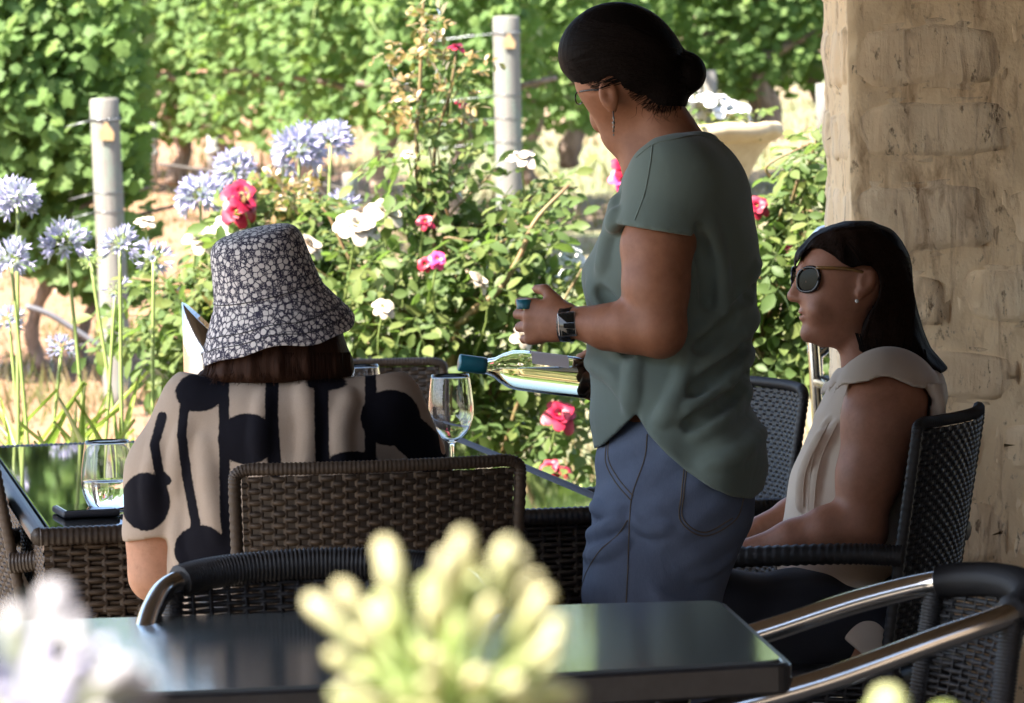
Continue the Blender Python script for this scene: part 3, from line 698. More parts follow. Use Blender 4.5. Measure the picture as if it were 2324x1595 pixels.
for k, (px, d, n, lab, s) in enumerate([
    (0, 11.3, 70, 'clump of strap leaves cut by the left edge behind the glass table', 1.0), (120, 11.5, 75, 'clump of strap leaves in front of the reddish straw', .95),
    (235, 11.2, 75, 'clump of strap leaves before the foot of the leaning post', .95), (345, 11.3, 80, 'tall clump of strap leaves left of the hatted woman', 1.05), (440, 11.8, 45, 'clump of strap leaves behind the steel cooler', .95), (-110, 11.5, 40, 'clump of strap leaves beyond the left edge', 1.0)]):
    clump(px, d, int(n*2.0), lab, k+40, sc=s*1.04)
# bulbs of pale stems at the foot of the rose bush (right of the table)
def low_plant(px, d, n, label, seed, h=.35):
    rs = np.random.RandomState(seed); b = W(px, 1100, d); b[2] = 0
    o = thing('low_plant', b, label, 'plant', 'low leafy plants at the edge of the patio')
    p = np.stack([rs.normal(0, .16, n), rs.normal(0, .1, n), h*rs.rand(n)**.7], -1)
    put_leaves(o, CMP_ME, 'leaf', p, frames(np.array([-.2, -.5, .8])+rs.normal(0, .45, (n, 3)), rs.normal(0, 1, (n, 3))), .9+.4*rs.rand(n))
    lst = [tube(spline([(rs.normal(0, .05), rs.normal(0, .04), 0), (x*.6, y*.6, z*.6), (x, y, z)], 6), .004, 5) for x, y, z in p[:30]]
    part('stems', cat(lst), M['stalk'], o)
low_plant(1240, 12.1, 90, 'low green plant under the red rose right of the table', 3, .42)
low_plant(1290, 11.6, 60, 'low green plant beside the terracotta pot', 4, .30)
low_plant(1790, 11.4, 60, 'low green plant behind the blue grey wicker chair', 5, .40)
# ---- urn
ub = W(1592, 720, 15.2); ub[2] = float(gz(ub[0], ub[1]))
sand = simple('cast_sandstone', (.30, .235, .14), (.38, .31, .20), 24, .9, .5, .006)
U = thing('stone_urn', ub, 'cream stone garden urn full of white flowers behind the standing woman', 'urn')
zr = W(1592, 288, 15.2)[2]-ub[2]
prof = [(.001, 0), (.20, 0), (.20, .06), (.15, .10), (.10, .16), (.085, .30), (.09, zr-.62), (.105, zr-.5), (.13, zr-.34), (.165, zr-.22), (.215, zr-.12), (.255, zr-.065), (.275, zr-.055), (.305, zr-.03), (.306, zr-.008), (.293, zr+.008), (.262, zr+.006), (.25, zr-.02), (.21, zr-.09), (.001, zr-.11)]
V, F = lathe([p for p in spline([(a, b, 0) for a, b in prof], 90)[:, :2]], 56)
V[:, 2] += .004*np.sin(np.arctan2(V[:, 1], V[:, 0])*9)*(V[:, 2] > zr-.05)
part('bowl', (V, F), sand, U)
part('plinth', rbox((-.24, -.24, 0), (.24, .24, .055), .012), sand, U)
rs = np.random.RandomState(2)
for k in range(22):
    a = rs.uniform(0, 6.28); q = .20*math.sqrt(rs.rand()); x, y = q*math.cos(a)-.02, q*math.sin(a); z = zr+.01+.10*(1-(q/.24)**2)*rs.uniform(.5, 1)+(.06 if x < -.0 else 0)*rs.rand()
    rose_tree('flower', M['white_petal'], rs.uniform(.075, .11), U, (x, y, z), (rs.normal(.5, .4), rs.normal(0, .5), a), npet=9, seed=k)
n = 60; a = rs.uniform(0, 6.28, n); q = .23*np.sqrt(rs.rand(n)); p = np.stack([q*np.cos(a), q*np.sin(a), zr-.02+.07*rs.rand(n)], -1)
put_leaves(U, CMP_ME, 'leaf', p, frames(np.array([0, -.3, .8])+rs.normal(0, .4, (n, 3)), p*np.array([3, 3, 0])+rs.normal(0, .5, (n, 3))), .6+.3*rs.rand(n))
# terracotta pot glimpsed beneath the table
tb = W(1335, 1400, 10.9); tb[2] = 0
V, F = lathe([(.001, 0), (.11, 0), (.15, .2), (.165, .33), (.185, .335), (.19, .39), (.175, .40), (.16, .38), (.14, .33), (.001, .32)], 32)
own('terracotta_pot', (V, F), simple('terracotta', (.28, .08, .04), (.36, .12, .06), 12, .8, .3), tb, 'dark terracotta pot in the gap under the glass table', 'pot')
# ------------------------------------------------------------------ furniture
def wickermat(name, c1, c2, rough=.38):
    t = NT(name); v = t.coord('Object'); nz = t.noise(v, 160, 3); oi = t.n('ObjectInfo').outputs['Random']
    g = t.n('NewGeometry').outputs['Random Per Island']
    c = t.mix(t.n('MapRange', {0: t.math('ADD', t.math('MULTIPLY', nz, .6), t.math('MULTIPLY', t.math('FRACT', t.math('ADD', oi, g)), .5)), 1: .2, 2: .9}).outputs[0], c1, c2)
    t.princ(c, rough, t.bump(nz, .25, .001)); return t.m
M['wicker'] = wickermat('brown_wicker', (.026, .017, .011), (.075, .049, .029), .62)
M['wicker_edge'] = wickermat('dark_wicker_edge', (.02, .014, .010), (.042, .029, .020), .42)
M['black_wicker'] = wickermat('black_wicker', (.010, .010, .011), (.020, .020, .022), .55)
M['alu'] = simple('polished_aluminium', (.72, .70, .67), (.80, .78, .74), 60, .17, .05, .0005, Metallic=1.0)
def weave_panel(surf, nh, nv, par, name='strand', hw=.0054, off=.0028, vw=.006, mat=None):
    """real over-and-under weave on surf(u, v) -> point, normal; u, v in 0..1. every strand is an object"""
    mat = mat or M['wicker']
    for k in range(nh):
        v = (k+.5)/nh; n = nv*4+1; P = []; N = []
        for i in range(n):
            u = i/(n-1); p, nr = surf(u, v); ph = u*nv*math.pi+(k % 2)*math.pi
            P.append(p+nr*off*math.cos(ph)); N.append(nr)
        P, N = np.array(P), np.array(N); T = np.gradient(P, axis=0); T /= np.linalg.norm(T, axis=1)[:, None]
        B = np.cross(T, N); V = np.stack([P-B*hw-N*.0003, P+N*.0016, P+B*hw-N*.0003, P-N*.0012], 1).reshape(-1, 3)
        i, j = np.meshgrid(np.arange(n-1), np.arange(4), indexing='ij'); j2 = (j+1) % 4
        part(name, (V, np.stack([i*4+j, i*4+j2, (i+1)*4+j2, (i+1)*4+j], -1).reshape(-1, 4)), mat, par)
    for k in range(nv):
        u = (k+.5)/nv; n = 16; P = []; N = []
        for i in range(n):
            p, nr = surf(u, i/(n-1)); P.append(p); N.append(nr)
        P, N = np.array(P), np.array(N); T = np.gradient(P, axis=0); T /= np.linalg.norm(T, axis=1)[:, None]
        B = np.cross(T, N); V = np.stack([P-B*vw, P+N*.001, P+B*vw, P-N*.001], 1).reshape(-1, 3)
        i, j = np.meshgrid(np.arange(n-1), np.arange(4), indexing='ij'); j2 = (j+1) % 4
        part('stake', (V, np.stack([i*4+j, i*4+j2, (i+1)*4+j2, (i+1)*4+j], -1).reshape(-1, 4)), mat, par)
def nrm(v): v = np.asarray(v, float); return v/np.linalg.norm(v)
def wicker_chair(label, loc, rz):
    o = thing('wicker_armchair', loc, label, 'chair', 'woven wicker armchairs round the glass table', rz)
    zt, zs = .862, .42
    def S(u, v):
        x = (u-.5)*2; hwid = .214+.012*v; z = zs+(zt-zs)*v
        y = -.235-.075*v-.035*(1-x*x)+.012
        nx = -.070*x/hwid*1.0
        return np.array([x*hwid, y, z]), nrm([nx*-1, -1, -.16])
    weave_panel(S, 46, 23, o)
    # second skin behind the weave so that the back is closed
    n, m = 12, 8; V = []
    for i in range(n+1):
        for j in range(m+1):
            p, q = S(i/n, j/m); V.append(p-q*.0004)
    i, j = np.meshgrid(np.arange(n), np.arange(m), indexing='ij')
    F = np.stack([i*(m+1)+j, (i+1)*(m+1)+j, (i+1)*(m+1)+j+1, i*(m+1)+j+1], -1).reshape(-1, 4)
    Vb = np.array([S(a/n, b/m)[0]+S(a/n, b/m)[1]*.0004 for a in range(n+1) for b in range(m+1)])
    part('back_lining', cat([(np.array(V), F), (Vb, F[:, ::-1])]), M['wicker_edge'], o)
    rim = [S(0, t)[0]+(-.012, .004, 0) for t in np.linspace(0, .965, 8)]+[S(.002, .992)[0]+(-.009, .004, .008)]+[S(t, 1)[0]+(0, .004, .012) for t in np.linspace(.03, .97, 14)]+[S(.998, .992)[0]+(.009, .004, .008)]+[S(1, t)[0]+(.012, .004, 0) for t in np.linspace(.965, 0, 8)]
    part('back_frame', wrapped(spline(rim, 120), .0115, .010, 9, .16), M['wicker'], o)
    part('seat', rbox((-.25, -.26, .385), (.25, .25, .425), .014), M['wicker_edge'], o)
    def A(u, v): return np.array([(u-.5)*.49, .255, .31+.10*v]), np.array([0, 1., 0])
    weave_panel(A, 10, 16, o, 'apron_strand')
    for s in (-1, 1):
        part('armrest', wrapped(spline([(s*.245, -.262, .635), (s*.268, -.16, .640), (s*.276, .05, .632), (s*.27, .22, .622), (s*.262, .262, .60)], 40), .0205, .010, 9, .12), M['wicker_edge'], o)
        part('leg', wrapped([(s*.262, .262, .60), (s*.256, .255, .30), (s*.248, .245, .004)], .019, .010, 9, .12), M['wicker_edge'], o)
        part('leg', wrapped([(s*.24, -.235, .43), (s*.24, -.26, .2), (s*.24, -.285, .004)], .019, .010, 9, .12), M['wicker_edge'], o)
        def B(u, v, s=s): return np.array([s*.256, -.24+.48*u, .31+.10*v]), np.array([s*1., 0, 0])
        weave_panel(B, 9, 14, o, 'side_strand')
    KIDS[o.name] = list(o.children)
    return o
TA = R(9.4)
def at_table(bx, by_, d, back=.30):   # chair origin from where its back's top stands in depth
    p = W(bx, by_, d); return p
def chair_origin(px, d, rz):
    p = W(px, 900, d); f = np.array([-math.sin(rz), math.cos(rz), 0]); q = p+f*.31; q[2] = 0; return q
c1 = wicker_chair('brown wicker armchair with its back to the photographer, under the hatted woman', chair_origin(856, 6.96, TA), TA)
def again(label, px, d, rz, dark=False):
    o = copy_tree(c1)
    for ch in (o.children if dark else ()):
        ch.material_slots[0].link = 'OBJECT'; ch.material_slots[0].material = M['black_wicker']
    o['label'] = label; o.location = chair_origin(px, d, rz); o.rotation_euler = (0, 0, rz); return o
again('dark wicker armchair under the seated woman in the cream blouse', 2172, 7.86, R(70), True)
again('blue grey looking empty wicker armchair between the standing woman and the seated woman', 1762, 8.95, R(104), True)
again('wicker armchair at the far end of the glass table, half behind the hatted woman', 785, 10.25, R(186))
again('dark wicker armchair at the left side of the table, cut by the left edge', -60, 8.15, R(-80))
# ---- far glass table
T0 = np.array([-.862, 7.53, 0]); TR = R(9.6); TWD, TLN, TZ = 1.085, 2.22, .73
tb = thing('dining_table', T0, 'long brown wicker dining table with a glass top where the women sit', 'table', None, TR)
M['dark_glass'] = None
t = NT('black_glass_top'); v = t.coord('Object'); n1 = t.noise(v, 18, 3); t.princ((.010, .012, .012), .035, t.bump(t.noise(v, 5, 2), .012, .004), IOR=1.52); M['black_glass'] = t.m
part('glass_top', rbox((.030, .024, TZ-.012), (TWD-.030, TLN-.03, TZ), .003, 2), M['black_glass'], tb, False)
for (a, b) in (((0.012, .012), (TWD-.012, .012)), ((TWD-.012, .012), (TWD-.012, TLN-.012)), ((TWD-.012, TLN-.012), (.012, TLN-.012)), ((.012, TLN-.012), (.012, .012))):
    part('edge_roll', wrapped([(*a, TZ-.014), (*b, TZ-.014)], .0175, .011, 10, .12), M['wicker_edge'], tb)
part('tray', rbox((.02, .03, TZ-.05), (TWD-.02, TLN-.03, TZ-.016), .004), M['wicker_edge'], tb, False)
def arch(u):   # underside of the apron: curves down into the legs
    e = min(u, 1-u); w_ = .20
    return .60 if e > w_ else .60-.60*(1-(e/w_))**.55*(1 if e < w_ else 0)
def side(ax):
    def S(u, v):
        zb = .575; z = zb+(TZ-.03-zb)*v
        return ax(u, z)
    return S
def A0(u, z): return np.array([.02+(TWD-.04)*u, .024, z]), np.array([0, -1., 0])
def A1(u, z): return np.array([.022, .03+(TLN-.06)*u, z]), np.array([-1., 0, 0])
def A2(u, z): return np.array([TWD-.022, .03+(TLN-.06)*u, z]), np.array([1., 0, 0])
weave_panel(side(A0), 12, 34, tb, 'apron_strand'); weave_panel(side(A1), 12, 56, tb, 'apron_strand'); weave_panel(side(A2), 12, 56, tb, 'apron_strand')
for x0, y0 in ((.05, .03), (TWD-.22, .03), (.05, TLN-.2), (TWD-.22, TLN-.2)):
    lo, hi = np.array([x0, y0, 0]), np.array([x0+.17, y0+.17, .60])
    part('leg', rbox(lo+(.008, .008, .0), hi-(.008, .008, -.1), .01), M['wicker_edge'], tb, False)
    if y0 < 1:
        def L(u, v, x0=x0, y0=y0): return np.array([x0+.17*u, y0+.001, .02+.57*v]), np.array([0, -1., 0])
        weave_panel(L, 50, 7, tb, 'leg_strand')
for s, x in ((1, .22), (-1, TWD-.22)):   # brackets that round the apron into the legs
    P = [(x, .03, .575)]+[(x+s*.14*math.sin(q), .03, .575-.16*(1-math.cos(q))*1.0-0*q) for q in np.linspace(0, 0, 1)]
    arc = [(x+s*.15*(1-math.sin(q)), .028, .575-.17*(1-math.cos(q))) for q in np.linspace(0, math.pi/2, 10)]
    m = len(arc); V = [(x, .028, .575)]+[(a, .028, z) for a, _, z in arc]; V2 = [(a, .075, z) for a, _, z in V]
    Fs = [[0, k, k+1] for k in range(1, m)]+[[m+1, m+1+k+1, m+1+k] for k in range(1, m)]+[[k, k+1, m+1+k+1, m+1+k] for k in range(1, m)]
    part('bracket', (np.array(V+V2), Fs), M['wicker'], tb, False)
# ---- near glass table
ta = thing('bistro_table', (0, 5.7, 0), 'dark glass topped table in the foreground behind the pale flower buds', 'table')
far_r, near_r, near_l, far_l = np.array([.300, 6.105]), np.array([.350, 5.372]), np.array([-.74, 5.165]), np.array([-.80, 6.06])
def slab(off, z0, z1, bow, rc=.03):
    c = (far_r+near_r+near_l+far_l)/4; out = []
    cs = [far_l, near_l, near_r, far_r]
    for k in range(4):
        p, a, b = cs[k], cs[k-1], cs[(k+1) % 4]
        da, db = (a-p)/np.linalg.norm(a-p), (b-p)/np.linalg.norm(b-p)
        for t in np.linspace(0, 1, 7):
            q0, q2 = p+da*rc, p+db*rc; out.append(q0*(1-t)**2+2*p*t*(1-t)+q2*t*t)
        if k == 1:
            for t in np.linspace(.08, .92, 14): out.append((p+db*rc)*(1-t)+(b-db*rc)*t+np.array([.0, -1])*bow*math.sin(math.pi*t))
    out = np.array(out); d = out-c; out = c+d*(1-off/np.linalg.norm(d, axis=1))[:, None]
    n = len(out); e = .004
    def ring(k, z): dd = out-c; q = c+dd*(1-k/np.linalg.norm(dd, axis=1))[:, None]; return np.c_[q, np.full(n, z)]-np.array([0, 5.7, 0])
    V = np.concatenate([ring(e, z0), ring(0, z0+e), ring(0, z1-e), ring(e, z1)]); i = np.arange(n); i2 = (i+1) % n
    Fs = [list(range(n))[::-1], list(range(3*n, 4*n))]
    for k in range(3): Fs += [[int(k*n+a), int(k*n+b), int((k+1)*n+b), int((k+1)*n+a)] for a, b in zip(i, i2)]
    return V, Fs
t = NT('smoked_glass_top'); v = t.coord('Object', (1, 3, 1)); n1 = t.noise(v, 420, 2, .5); n2 = t.noise(t.coord('Object'), 3, 3)
t.princ(t.mix(n2, (.075, .085, .085), (.10, .11, .11)), t.n('MapRange', {0: n2, 3: .07, 4: .13}).outputs[0], t.bump(n1, .035, .001), IOR=1.52); M['smoked'] = t.m
M['black_frame'] = simple('black_table_frame', (.018, .018, .02), (.03, .03, .032), 40, .38, .1, .001)
part('glass_top', slab(.012, .722, .7315, .03), M['smoked'], ta, False)
part('frame', slab(0, .688, .7275, .03), M['black_frame'], ta, False)
for x, y in ((-.62, 5.35), (-.66, 5.9), (.2, 5.5), (.17, 5.95)):
    part('leg', tube(spline([(x, y-5.7, .70), (x*1.02, (y-5.7)*1.02, .35), (x*1.06, (y-5.7)*1.06, .003)], 8), .021, 14), M['black_frame'], ta)
# ---- bistro chairs: aluminium hoop, black wrapping
def bistro_chair(label, loc, rz, grp='aluminium bistro chairs at the foreground table'):
    o = thing('bistro_chair', loc, label, 'chair', grp, rz)
    hoop = [(-.250, .24, .650), (-.257, .16, .668), (-.252, .02, .700), (-.238, -.13, .744), (-.208, -.232, .769), (-.128, -.283, .781), (0, -.30, .786),
            (.128, -.283, .781), (.208, -.232, .769), (.238, -.13, .744), (.252, .02, .700), (.257, .16, .668), (.250, .24, .650)]
    H = spline(hoop, 200); i0, i1 = 68, 131
    part('armrest', tube(np.vstack([[(-.234, .275, .52)], [(-.242, .272, .62)], H[:i0+3]]), .0165, 16), M['alu'], o)
    part('armrest', tube(np.vstack([H[i1-3:], [(.242, .272, .62)], [(.234, .275, .52)]]), .0165, 16), M['alu'], o)
    part('back_wrap', wrapped(H[i0:i1], .0245, .0056, 12, .16), M['black_wicker'], o)
    for s in (-1, 1):
        part('leg', tube(spline([(s*.234, .275, .52), (s*.236, .262, .25), (s*.24, .25, .004)], 14), .0135, 12), M['alu'], o)
        part('leg', tube(spline([(s*.22, -.19, .43), (s*.225, -.24, .2), (s*.235, -.30, .004)], 14), .0135, 12), M['alu'], o)
        part('upright', wrapped([(s*.208, -.238, .764), (s*.215, -.215, .62), (s*.205, -.18, .44)], .0165, .0056, 10, .16), M['black_wicker'], o)
        part('brace', tube([(s*.21, -.17, .43), (s*.262, .27, .43)], .0115, 10), M['alu'], o)
    part('brace', tube([(-.262, .27, .43), (.262, .27, .43)], .0115, 10), M['alu'], o)
    part('brace', tube([(-.21, -.17, .43), (.21, -.17, .43)], .0115, 10), M['alu'], o)
    def S(u, v):
        x = (u-.5)*2; return np.array([x*(.203+.02*v), -.185-.055*v-.06*(1-x*x)*(.5+.5*v), .46+.305*v]), nrm([-.25*x, -1, -.12])
    weave_panel(S, 34, 17, o, 'strand', .0042, .0026, .0055, M['black_wicker'])
    def Q(u, v): return np.array([(u-.5)*.48, -.16+.42*v, .442]), np.array([0, 0, 1.])
    weave_panel(Q, 38, 16, o, 'seat_strand', .005, .0026, .006, M['black_wicker'])
    KIDS[o.name] = list(o.children); return o
rzC = R(184)
bc = bistro_chair('aluminium bistro chair tucked under the far side of the foreground table', (-.278, 5.93, 0), rzC)
def bistro(label, loc, rz, grp=None):
    o = copy_tree(bc); o['label'] = label; o.location = loc; o.rotation_euler = (0, 0, rz)
    if grp: o['group'] = grp
    return o
bistro('aluminium bistro chair at the right end of the foreground table, seen side on', (.378, 5.66, 0), R(98))
sx, sy = W(1905, 900, 9.75)[0], 9.75
for k, (z, lab) in enumerate([(0, 'lowest aluminium chair of the stack half hidden by the column'), (.13, 'second aluminium chair from the bottom of the stack by the column'), (.26, 'middle aluminium chair of the stack by the column'), (.39, 'fourth aluminium chair from the bottom of the stack by the column'), (.52, 'topmost aluminium chair of the stack half hidden by the column')]):
    bistro(lab, (sx+.27-.006*k, sy-.012*k, z), R(96), 'aluminium chairs stacked beside the column')
# ---- things on the table
t = NT('clear_glass'); t.princ((1, 1, 1), .0, None, **{'Transmission Weight': 1.0, 'IOR': 1.46}); M['glass'] = t.m
t = NT('clear_water'); t.princ((.96, .98, 1), .0, None, **{'Transmission Weight': 1.0, 'IOR': 1.33}); M['water'] = t.m
t = NT('white_wine'); t.princ((.97, .93, .66), .0, None, **{'Transmission Weight': 1.0, 'IOR': 1.34}); M['wine'] = t.m
def wine_glass(px, d, h, label):
    b = W(px, 1000, d); b[2] = TZ+.002; k = h/.225
    pr = [(.001, 0), (.034, 0), (.035, .002), (.012, .006), (.0045, .012), (.0038, .05), (.0042, .088), (.010, .097), (.028, .112), (.040, .135), (.0432, .158), (.041, .19), (.0365, .225)]
    inn = [(.0355, .225), (.0400, .19), (.0422, .158), (.0388, .135), (.027, .1135), (.009, .0995), (.001, .098)]
    P = np.vstack([spline([(a, z, 0) for a, z in pr], 60)[:, :2], spline([(a, z, 0) for a, z in inn], 30)[:, :2]])*k
    P[:, 0] = np.maximum(P[:, 0], .0008)
    return own('wine_glass', lathe(P, 40), M['glass'], b, label, 'wine glass', 'wine glasses on the long table') if False else _place(lathe(P, 40), b, label)
def _place(VF, b, label):
    o = part('wine_glass', VF, M['glass']); o.location = b; return tag(o, label, 'wine glass', 'wine glasses on the long table')
wine_glass(1025, 8.13, .226, 'empty stemmed wine glass under the neck of the tilted bottle')
wine_glass(822, 8.6, .225, 'stemmed wine glass hidden but for its rim behind the shoulder of the hatted woman')
b = W(247, 1160, 7.86); b[2] = TZ+.002
pr = [(.001, 0), (.026, 0), (.030, .003), (.042, .022), (.0492, .048), (.0490, .075), (.045, .105), (.0405, .134)]
inn = [(.0395, .134), (.0440, .105), (.0478, .075), (.0478, .048), (.0408, .024), (.028, .007), (.001, .006)]
P = np.vstack([spline([(a, z, 0) for a, z in pr], 40)[:, :2], spline([(a, z, 0) for a, z in inn], 30)[:, :2]]); P[:, 0] = np.maximum(P[:, 0], .0008)
tg = part('stemless_glass', lathe(P, 44), M['glass']); tg.location = b; tag(tg, 'stemless glass half full of water beside the phone', 'water glass')
wp = spline([(.001, .0062, 0), (.0277, .0072, 0), (.0405, .024, 0), (.0475, .048, 0), (.0476, .060, 0)], 20)[:, :2]; wp = np.vstack([wp, [(.001, .060)]]); wp[:, 0] = np.maximum(wp[:, 0]-.0003, .0008)
part('water', lathe(wp, 44), M['water'], tg)
# phone
pc = on_z(195, 1168, TZ)
ph = thing('phone', (pc[0], pc[1], TZ+.001), 'dark phone lying on the glass table in front of the water glass', 'phone', None, R(14))
part('case', rbox((-.053, -.075, 0), (.053, .075, .013), .005, 3), simple('phone_case', (.02, .022, .03), (.03, .032, .04), 30, .5, .1), ph)
part('screen', rbox((-.046, -.069, .0125), (.046, .069, .0142), .001, 1), M['black_glass'], ph, False)
# steel cooler with a slanting top
cb = W(492, 1000, 8.7); cb[2] = TZ+.002
t = NT('polished_steel'); v = t.coord('Object', (1, 1, .02)); t.princ((.74, .74, .72), .12, t.bump(t.noise(v, 60, 3), .05, .001), Metallic=1.0); M['steel'] = t.m
ck = thing('wine_cooler', cb, 'tall polished steel wine cooler with a slanted rim behind the hatted woman', 'wine cooler')
def cooler():
    n = 48; V = []; rr = [(.060, 0), (.062, .004), (.064, .1), (.064, .24), (.064, 1), (.0615, 1), (.0605, .24), (.058, .02), (.001, .018)]
    a = np.linspace(0, 2*np.pi, n, endpoint=False)
    top = .295-.062*np.cos(a)
    for r, z in rr:
        zz = top if z == 1 else np.full(n, z); V.append(np.stack([r*np.cos(a), r*np.sin(a), zz], -1))
    m = len(rr); i, j = np.meshgrid(np.arange(m-1), np.arange(n), indexing='ij'); j2 = (j+1) % n
    return np.concatenate(V), np.stack([i*n+j, i*n+j2, (i+1)*n+j2, (i+1)*n+j], -1).reshape(-1, 4)
part('shell', cooler(), M['steel'], ck)
part('base_ring', lathe([(.050, 0), (.063, 0), (.0635, .006), (.0615, .010), (.050, .010)], 40), M['dark_band'], ck)
# tilted wine bottle
def bottle():
    p0, p1 = W(1044, 823, 7.95), W(1404, 868, 8.02); ax = p1-p0; Lb = np.linalg.norm(ax); axn = ax/Lb
    o = thing('wine_bottle', p1, 'clear white wine bottle with a teal neck tilted over the empty glass', 'bottle')
    r = .0385; hN = .30/Lb
    prof = [(.001, 0), (.030, .002), (r-.002, .006), (r, .014), (r, .10), (r, .186), (.036, .205), (.028, .222), (.0185, .236), (.0148, .250), (.0142, .29), (.0155, .291), (.0155, .299), (.0115, .300)]
    inn = [(.0105, .299), (.0108, .25), (.0150, .237), (.0250, .221), (.033, .204), (r-.003, .185), (r-.003, .016), (.028, .006), (.001, .008)]
    k = Lb/.30; P = np.array(prof+inn)*[1, k]; 
    V, F = lathe(P, 48); part('bottle_glass', (orient(V, -axn, (0, 0, 0)), F), M['glass'], o)
    wp = [(.001, .0085), (.028, .0075), (r-.0035, .017), (r-.0035, .185), (.032, .204), (.0245, .2205), (.0145, .2365), (.0102, .25), (.010, .262), (.001, .262)]
    V, F = lathe(np.array(wp)*[1, k], 40); V = orient(V, -axn, (0, 0, 0))
    V[:, 2] = np.minimum(V[:, 2], (-axn*.12*k)[2]+.016); part('wine', (V, F), M['wine'], o)
    V, F = lathe(np.array([(.0150, .252), (.0158, .2525), (.0162, .262), (.0162, .3005), (.0155, .302), (.001, .3022)])*[1, k], 32)
    V, F = orient(V, -axn, (0, 0, 0)), F; part('neck_cap', (V, F), simple('teal_foil', (.012, .12, .17), (.02, .16, .21), 60, .35, .1), o)
    # paper label round the upper camera side
    n = 20; Vl = []; up = nrm(np.array([0, 0, 1])-axn*axn[2]); sd = np.cross(axn, up)
    for h in np.linspace(.105, .175, 6):
        for q in np.linspace(-.25, 1.15, n):
            Vl.append(-axn*h*k+(r+.0004)*(up*math.cos(q)+ -sd*math.sin(q)*(-1 if sd[1] < 0 else 1)*1))
    i, j = np.meshgrid(np.arange(5), np.arange(n-1), indexing='ij')
    Fl = np.stack([i*n+j, i*n+j+1, (i+1)*n+j+1, (i+1)*n+j], -1).reshape(-1, 4)
    t = NT('paper_label'); v = t.coord('Object'); t.princ(t.mix(t.noise(v, 40, 3), (.80, .78, .84), (.88, .86, .90)), .7); lab_m = t.m
    part('label', (np.array(Vl), Fl), lab_m, o)
    return o
bottle()
# ---- pale agapanthus buds close to the camera
M['bud'] = None
t = NT('cream_bud'); v = t.coord('Object'); oi = t.n('ObjectInfo').outputs['Random']
sz = t.n('SeparateXYZ', {0: v}).outputs[2]
c = t.mix(t.n('MapRange', {0: sz, 1: .06, 2: .105}).outputs[0], (.22, .32, .05), (.56, .52, .31)); c = t.mix(t.math('MULTIPLY', oi, .35), c, (.48, .48, .36))
d_ = t.n('BsdfDiffuse', {0: c}); tr = t.n('BsdfTranslucent', {0: c}); mx = t.n('MixShader', {0: .35, 1: d_.outputs[0], 2: tr.outputs[0]}); t.t.links.new(mx.outputs[0], t.out.inputs[0]); M['bud'] = t.m
t = NT('white_lilac_bud'); v = t.coord('Object'); oi = t.n('ObjectInfo').outputs['Random']; sz = t.n('SeparateXYZ', {0: v}).outputs[2]
c = t.mix(t.n('MapRange', {0: sz, 1: .045, 2: .07}).outputs[0], (.28, .31, .17), (.42, .41, .44))
d_ = t.n('BsdfDiffuse', {0: c}); tr = t.n('BsdfTranslucent', {0: c}); mx = t.n('MixShader', {0: .35, 1: d_.outputs[0], 2: tr.outputs[0]}); t.t.links.new(mx.outputs[0], t.out.inputs[0]); M['wbud'] = t.m
BUD = [bud_mesh(.036, .045, .0078, M['stalk'], M['bud']), bud_mesh(.032, .04, .0070, M['stalk'], M['bud']), bud_mesh(.040, .05, .0082, M['stalk'], M['bud'])]
BUD2 = [bud_mesh(.044, .06, .0060, M['stalk'], M['bud']), bud_mesh(.040, .045, .0054, M['stalk'], M['bud']), bud_mesh(.046, .068, .0062, M['stalk'], M['bud'])]
WBUD = [bud_mesh(.036, .045, .0080, M['stalk'], M['wbud']), bud_mesh(.032, .04, .0072, M['stalk'], M['wbud'])]
def near_flower(hx, hy, d, n, R0, mes, label, seed, sc=1.0, open_n=0, zmin=-.25, squash=1.0):
    t0 = W(hx, hy, d); b = np.array([t0[0]+.03, t0[1]+.02, 0.]); o = thing('agapanthus_flower', b, label, 'flower', 'budding agapanthus close to the camera')
    part('stalk', tube(spline([(0, 0, 0), (t0-b)*.5+(.01, 0, 0), t0-b], 14), .0075, 8), M['stalk'], o)
    umbel(o, t0-b, R0, n, mes, 'bud', seed, zmin=zmin, sc=sc, squash=squash)
    if open_n: umbel(o, t0-b+np.array([0, 0, -.012]), R0, open_n, FLO[:1], 'floret', seed+9, zmin=.8, sc=1.0)
    return o
near_flower(1012, 1655, 1.60, 84, .069, BUD2, 'blurred cream and green agapanthus buds in the middle foreground', 4, zmin=-.05, squash=.60)
near_flower(85, 1725, 1.42, 40, .068, WBUD, 'blurred white agapanthus head with a lilac floret in the lower left corner', 8, open_n=3, zmin=.1, squash=.75)
near_flower(2085, 1948, 1.62, 34, .073, BUD, 'blurred cream bud tips at the lower right edge of the picture', 12)
